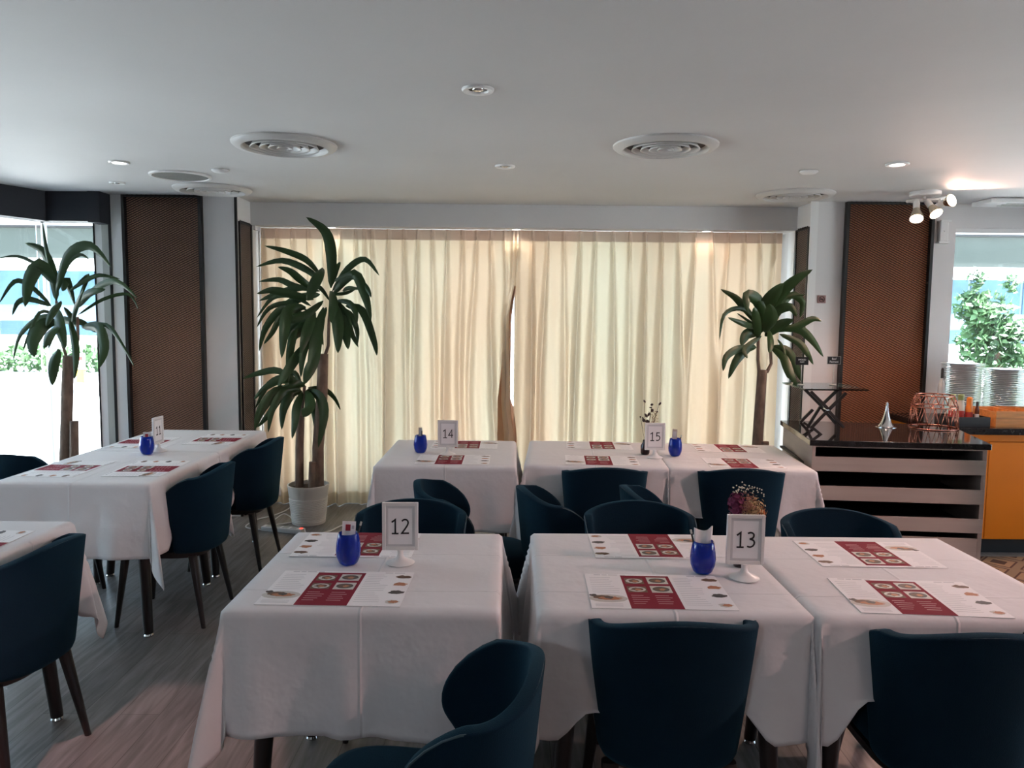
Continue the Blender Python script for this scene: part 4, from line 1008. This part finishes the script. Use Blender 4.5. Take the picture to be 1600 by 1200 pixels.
for Yd, dx in ((4.42, 0), (4.62, 0)):
    s = 4.42/Yd; ox = 0 if Yd < 4.5 else -12; oy = 0 if Yd < 4.5 else -6
    P = lambda x, y: rl(x+ox, y+oy, Yd)
    bar('riser_strut', P(1267, 612), P(1296, 641)); bar('riser_strut', P(1322, 614), P(1294, 641))
    bar('riser_strut', P(1294, 641), P(1267, 678 if ox == 0 else 684), .015) if ox else bar('riser_strut', P(1294, 641), P(1270, 666), .015)
    bar('riser_strut', P(1294, 641), P(1318, 668), .015)
    bar('riser_strut', P(1267, 666), P(1285, 681 if ox == 0 else 678), .014); 
bar('riser_strut', rl(1250, 660, 4.5), rl(1270, 640, 4.5), .015); bar('riser_strut', rl(1250, 660, 4.5), rl(1268, 679, 4.5), .015)
MB().tube([rl(1294, 641, 4.40), rl(1282, 635, 4.64)], .006, 10).build('riser_pivot', m_chrome, r, True)
# small black name cards on stems
for px, py, wpx, base, txt, lab in ((1253, 564, 19, (1252, 600), 'SMOKED\nHAM', 'small black card hanging low in front of the right plant leaves'), (1303, 563, 20, (1303, 603), 'Beef\nPastrami', 'small black sign on a thin stem above the glass riser')):
    c = at(px, py, 4.66); zb = 1.1485
    r = empty('menu_sign', (c.x, 4.66, zb), 0, lab, 'sign', 'small black food signs')
    w = wpx*4.66/1200/2; h = .022
    z = c.z-zb
    MB().box((-w, -.002, z-h), (w, .002, z+h)).build('sign_board', m_ink, r)
    f = MB(); t = .0022
    f.box((-w-t, -.003, z-h-t), (w+t, .003, z-h)); f.box((-w-t, -.003, z+h), (w+t, .003, z+h+t)); f.box((-w-t, -.003, z-h), (-w, .003, z+h)); f.box((w, -.003, z-h), (w+t, .003, z+h))
    f.build('sign_border', m_trimgrey if px > 1280 else m_black, r)
    MB().tube([(0, 0, .004), (0, 0, z-h)], .0022, 8).build('sign_stem', m_trimgrey, r, True)
    MB().lathe([(.001, 0), (.020, 0), (.020, .004), (.001, .006)], n=24).build('sign_base', m_trimgrey, r, 'auto')
    n = text_mesh(txt, .018 if px > 1280 else .014, m_paper, r, 'sign_text', depth=.0003); n.rotation_euler = (PI/2, 0, 0); n.location = (0, -.0028, z); n.scale = (.85, 1, 1)
# steel cone bell
p = at(1372, 664, 4.85)
o = MB().lathe([(.060, 0), (.060, .003), (.046, .006), (.034, .022), (.022, .055), (.013, .090), (.008, .125), (.007, .150), (.003, .156), (.0005, .157)], n=40).build('steel_cone', m_chrome, None, 'auto'); o.location = (2.335, 4.75, cz)
tag(o, 'small shiny steel cone standing on the black countertop', 'cone')
# copper wire basket
r = empty('wire_basket', (2.615, 4.725, cz), 0, 'upturned copper wire basket at the right end of the black countertop', 'basket')
def ring(rad, z, n=48): return [(rad*math.cos(2*PI*i/n), rad*math.sin(2*PI*i/n), z) for i in range(n)]
rb, rm, rt, hm, ht = .138, .130, .108, .135, .205
for rad, z in ((rb, .004), (rm, hm), (rt, ht)): MB().tube(ring(rad, z), .0038, 8, closed=True).build('hoop', m_copper, r, True)
w_ = MB(); n = 14
for i in range(n):
    a = 2*PI*i/n; b = 2*PI*(i+.5)/n; c = 2*PI*(i+1)/n
    e = lambda rad, ang, z: (rad*math.cos(ang), rad*math.sin(ang), z)
    w_.tube([e(rb, a, .004), e(rm, b, hm)], .0022, 6); w_.tube([e(rm, b, hm), e(rb, c, .004)], .0022, 6)
    w_.tube([e(rm, a, hm), e(rt, b, ht)], .0022, 6); w_.tube([e(rt, b, ht), e(rm, c, hm)], .0022, 6)
w_.build('wire_lattice', m_copper, r, True)

# ------------------------------------------------------------------ orange cabinets with black worktop
x = 2.84
for k, wd in enumerate((.30, .44, .44, .44)):
    lab = ['narrow orange cabinet right behind the display counter', 'orange cabinet at the right edge, beneath the wooden box'][k] if k < 2 else 'orange cabinet just beyond the right edge' if k == 2 else 'last orange cabinet at the far right end'
    r = empty('orange_cabinet', (x, 4.99, 0), 0, lab, 'cabinet', 'orange base cabinets' if k < 2 else 'orange cabinets outside the view')
    MB().box((0, .018, .10), (wd, .74, .805)).build('cabinet_body', m_orange, r)
    MB().box((.002, 0, .105), (wd-.002, .018, .755)).build('door', m_orange, r, bevel=.0015)
    MB().box((0, .004, .760), (wd, .018, .805)).build('top_rail', m_orange, r)
    MB().box((0, .05, 0), (wd, .74, .10)).build('plinth', m_ink, r)
    x += wd
    if x > 5.6: break
tag(MB().box((2.83, 4.955, .807), (x, 5.755, .850)).build('worktop', m_granite, None, bevel=.003), 'black stone worktop running over the orange cabinets', 'worktop')
zt = .850
# tray with bottles
r = empty('condiment_tray', (3.03, 5.13, zt), 0, 'low black tray holding condiment bottles', 'tray')
t = MB(); t.box((-.13, -.10, 0), (.13, .10, .006)); t.box((-.13, -.10, .006), (.13, -.092, .062)); t.box((-.13, .092, .006), (.13, .10, .062)); t.box((-.13, -.092, .006), (-.122, .092, .062)); t.box((.122, -.092, .006), (.13, .092, .062))
t.build('tray_walls', m_ink, r)
def bottle(x, y, z, rr, h, body, cap, lab, neck=.45, capr=.6, band=None):
    r = empty('condiment_bottle', (x, y, z), 0, lab, 'bottle', 'condiment bottles')
    MB().lathe([(.001, 0), (rr, 0), (rr, h*.62), (rr*.8, h*.70), (rr*neck, h*.80), (rr*neck, h*.86), (.001, h*.86)], n=24).build('bottle_body', body, r, 'auto')
    MB().lathe([(rr*capr, h*.80), (rr*capr, h*.97), (rr*capr*.6, h), (.001, h)], n=20).build('cap', cap, r, 'auto')
    if band: MB().lathe([(rr*1.01, h*.12), (rr*1.01, h*.45)], n=24).build('paper_label', band, r)
m_cream = mat('cream_label', (.62, .56, .48), .5); m_green = mat('olive_cap', (.22, .26, .10), .4); m_sauce = mat('orange_sauce', (.75, .22, .03), .3); m_redlab = mat('red_label', (.5, .05, .04), .5)
bottle(2.962, 5.13, zt+.006, .023, .20, m_cream, m_green, 'left white condiment bottle with olive cap in the black tray', .8, .85, m_redlab)
bottle(3.017, 5.13, zt+.006, .023, .20, m_cream, m_green, 'right white condiment bottle with olive cap in the black tray', .8, .85, m_redlab)
bottle(3.075, 5.13, zt+.006, .023, .180, m_sauce, m_sauce, 'orange sauce bottle in the black tray', .8, .8, m_redlab)
bottle(3.128, 5.13, zt+.006, .014, .15, mat('brown_sauce', (.10, .03, .02), .15), m_ink, 'small brown bottle with black cap in the black tray', .5, .6, m_paper)
bottle(3.06, 5.45, zt, .025, .36, mat('clear_bottle', (.35, .38, .38), .15), m_ink, 'tall bottle with black pourer beside the plate stacks', .3, .4)
# wooden cutlery box
r = empty('wooden_box', (3.44, 5.17, zt), 0, 'open orange-brown wooden box in front of the plates', 'box')
t = MB(); t.box((-.25, -.15, 0), (.35, .15, .010)); 
for y in (-.15, .138): t.box((-.25, y, .01), (.35, y+.012, .105))
for x_ in (-.25, -.095, .06, .205, .338): t.box((x_, -.138, .01), (x_+.012, .138, .100))
t.build('box_walls', m_woodbox, r)
MB().box((-.25, -.152, .055), (.35, -.150, .057)).build('box_groove', m_leg, r)
# plate stacks
def ordinal(n):
    u = ['', 'first', 'second', 'third', 'fourth', 'fifth', 'sixth', 'seventh', 'eighth', 'ninth', 'tenth', 'eleventh', 'twelfth', 'thirteenth', 'fourteenth', 'fifteenth', 'sixteenth', 'seventeenth', 'eighteenth', 'nineteenth']
    return u[n] if n < 20 else ({20: 'twentieth', 30: 'thirtieth'}[n] if n % 10 == 0 else {2: 'twenty-', 3: 'thirty-'}[n//10]+u[n % 10])
pm = MB().lathe([(.001, .003), (.070, .003), (.076, 0), (.080, .0005), (.084, .004), (.112, .010), (.138, .0135), (.140, .0150), (.138, .0158), (.110, .0128), (.084, .0078), (.001, .0062)], n=40)
pp = pm.build('dinner_plate', m_plate, None, 'auto'); fp = True; rn = random.Random(1)
for sx, sy, cnt, lab in ((3.235, 5.50, 31, 'white dinner plate in the left, taller stack by the right window'), (3.535, 5.50, 28, 'white dinner plate in the second stack by the right window'), (3.835, 5.50, 30, 'white dinner plate in the stack beyond the right edge')):
    if sx > 3.8: continue
    for k in range(cnt):
        o = pp if fp else pp.copy()
        if not fp: COL.objects.link(o)
        fp = False
        o.location = (sx+rn.uniform(-.004, .004)+(.010 if k < 6 else 0), sy+rn.uniform(-.004, .004), zt+k*.0126)
        tag(o, lab, 'plate', 'plates of the left stack' if sx < 3.4 else 'plates of the right stack')
        side = 'left plate stack' if sx < 3.4 else 'right plate stack'; nth = cnt-1-k
        o['label'] = 'topmost white plate of the '+side if nth == 0 else 'bottom white plate of the '+side if k == 0 else 'white plate in the '+side+', '+ordinal(nth+1)+' from the top'

# ------------------------------------------------------------------ outdoors
m_pave = vary(mat('pale_paving', (.78, .76, .72), .8), 1.5, .04)
struct(MB().box((-60, 6.52, -.16), (60, 70, -.03)).build('ground_paving', m_pave)); struct(MB().box((-60, -12, -.16), (-6.3, 6.52, -.03)).build('ground_left_paving', m_pave)); struct(MB().box((6.2, -12, -.16), (60, 6.52, -.03)).build('ground_right_paving', m_pave))
m_conc = vary(mat('grey_concrete', (.05, .062, .056), .8), 2, .06)
fa = MB(); fa.box((-26, 14, 2.50), (26, 15.0, 3.04))
o = struct(fa.build('trim_10', m_conc)); struct(MB().box((-26, 13.95, 2.33), (26, 15.0, 2.50)).build('trim_11', m_white)); struct(MB().box((-26, 13.93, 3.04), (26, 14.4, 3.08)).build('trim_12', m_black)); struct(MB().box((-26, 14.2, 3.08), (26, 15.0, 3.4)).build('trim_13', m_white))
for k, xx in enumerate((-17.5, -3, 3, 17.5)): struct(MB().box((xx-.25, 14.3, -.03), (xx+.25, 14.9, 2.33)).build('trim_%d' % (14+k), m_white))
m_bglass = vary(mat('blue_facade_glass', (.05, .105, .16), .25), .6, .3); m_mull = mat('facade_mullion', (.16, .21, .25), .5)
for bi, (x0, x1, lab) in enumerate(((-30, -6, 'blue-glass office building across the forecourt, left window'), (9.5, 34, 'blue-glass office building behind the tree, right window'))):
    Yb = 30; r = empty('office_building', ((x0+x1)/2, Yb, 0), 0, lab, 'building'); h = (x1-x0)/2
    MB().box((-h, 0, 0), (h, 6, 9)).build('wall', m_mull, r)
    n = 12
    for fl, (z0, z1) in enumerate(((.3, 1.15), (1.8, 3.9), (4.4, 6.6))):
        for k in range(n):
            a = -h+2*h*k/n; MB().box((a+.06, -.05, z0), (a+2*h/n-.06, 0, z1)).build('window', m_bglass, r)
tag(MB().box((-34, 22, -.03), (34, 22.5, .85)).build('garden_wall', mat('white_render', (.72, .75, .76), .8)), 'low white wall across the forecourt before the buildings', 'wall')
def leaves(mb, c, rad, n, s, rn, sq=(1, 1, 1)):
    for _ in range(n):
        d = Vector((rn.gauss(0, 1), rn.gauss(0, 1), rn.gauss(0, 1))).normalized()*rn.random()**.4
        p = Vector(c)+Vector((d.x*sq[0], d.y*sq[1], d.z*sq[2]))*rad
        a = Vector((rn.gauss(0, 1), rn.gauss(0, 1), rn.gauss(0, 1))).normalized(); b = a.orthogonal().normalized(); k = s*rn.uniform(.6, 1.3)
        mb.add([p-a*k, p+b*k*.5, p+a*k, p-b*k*.5], [(0, 1, 2, 3)])
m_tree = vary(mat('tree_leaf', (.075, .15, .06), .5), 1.2, .5)
def tree(x, y, blobs, lab, seed, s=.10):
    rn = random.Random(seed); r = empty('tree', (x, y, 0), 0, lab, 'tree', 'garden trees outside')
    mb = MB()
    for (dx, dz, rad, n) in blobs: leaves(mb, (dx, 0, dz), rad, n, s, rn, (1, .7, 1))
    mb.build('foliage', m_tree, r)
    MB().tube([(0, 0, -.03), (.05, 0, .6), (0, 0, 1.4)], [.09, .07, .05], 8).build('trunk', m_trunk, r, True)
tree(7.25, 11.5, [(-.15, 1.62, .38, 420), (-.40, 1.75, .28, 240), (.22, 1.25, .38, 420), (-.25, 1.2, .40, 420), (-.35, 2.15, .16, 60), (.15, 2.12, .16, 50), (.1, .8, .4, 300)], 'leafy tree seen through the right window above the plates', 21, .075)
tree(-12.6, 17, [(0, 2.0, .8, 700), (.5, 1.4, .7, 500), (-.8, 1.6, .8, 600), (.3, 2.6, .5, 200)], 'leafy tree outside, at the left edge of the left window', 22)
tree(-9.4, 19, [(0, 1.4, .6, 500), (.6, 1.2, .5, 300), (-.3, 1.7, .4, 250)], 'smaller tree outside, right of the left window plant', 23)
hb = MB(); rn = random.Random(31)
for k in range(26): leaves(hb, (-19+k*.5, 20, .30), .42, 110, .10, rn, (1, .8, .9))
tag(hb.build('hedge', m_tree), 'low green hedge at the far side of the paved forecourt', 'hedge')
p = at(126, 575, 17)
r = empty('caution_board', (p.x, 17, -.03), 0, 'small white and yellow board on the forecourt beyond the left plant', 'sign board')
MB().box((-.085, -.04, 0), (.085, .04, .30)).build('yellow_base', mat('yellow_plastic', (.85, .55, .05), .5), r)
MB().box((-.10, -.02, .30), (.10, .02, .66)).build('board', m_white, r)
MB().box((-.06, -.025, .50), (.06, -.021, .58)).build('red_mark', m_redlab, r)

# ------------------------------------------------------------------ out-of-view lamps: fill panels added behind the camera, spots overhead
def fill_panel(x, y, e, col, lab, sx=.6, sy=.6):  # area light on a plate, added out of view to brighten the room
    r = empty('added_fill_panel', (x, y, CZ), 0, lab, 'fill light', 'fill panels added behind the camera')
    MB().box((-sx/2, -sy/2, -.02), (sx/2, sy/2, 0)).build('panel_frame', m_white, r)
    light('fill_glow', 'AREA', (x, y, CZ-.03), e, col, (x, y, 0), shape='RECTANGLE', size=sx*.9, size_y=sy*.9)
fill_panel(-1.5, -1.8, 20, (.82, .9, 1.0), 'square fill light added behind the camera, left')
fill_panel(2.6, -1.4, 12, (1, .72, .66), 'square fill light added behind the camera, right')
def hidden_spot(x, y, tgt, e, deg, col, lab):
    r = downlight(x, y, CZ, .06, 0, lab, 'recessed spots above the camera')
    light('recessed_beam', 'SPOT', (x, y, CZ-.02), e, col, tgt, spot_size=R_(deg), spot_blend=.18, shadow_soft_size=.03)
hidden_spot(-1.55, .75, (-1.42, 2.22, 0), 120, 27, (1, .50, .46), 'unseen spot added above and left of the camera')  # added to throw the pink patch on the floor
hidden_spot(3.9, 1.6, (1.8, 2.6, .75), 150, 62, (1, .58, .54), 'recessed spot above and right of the camera')
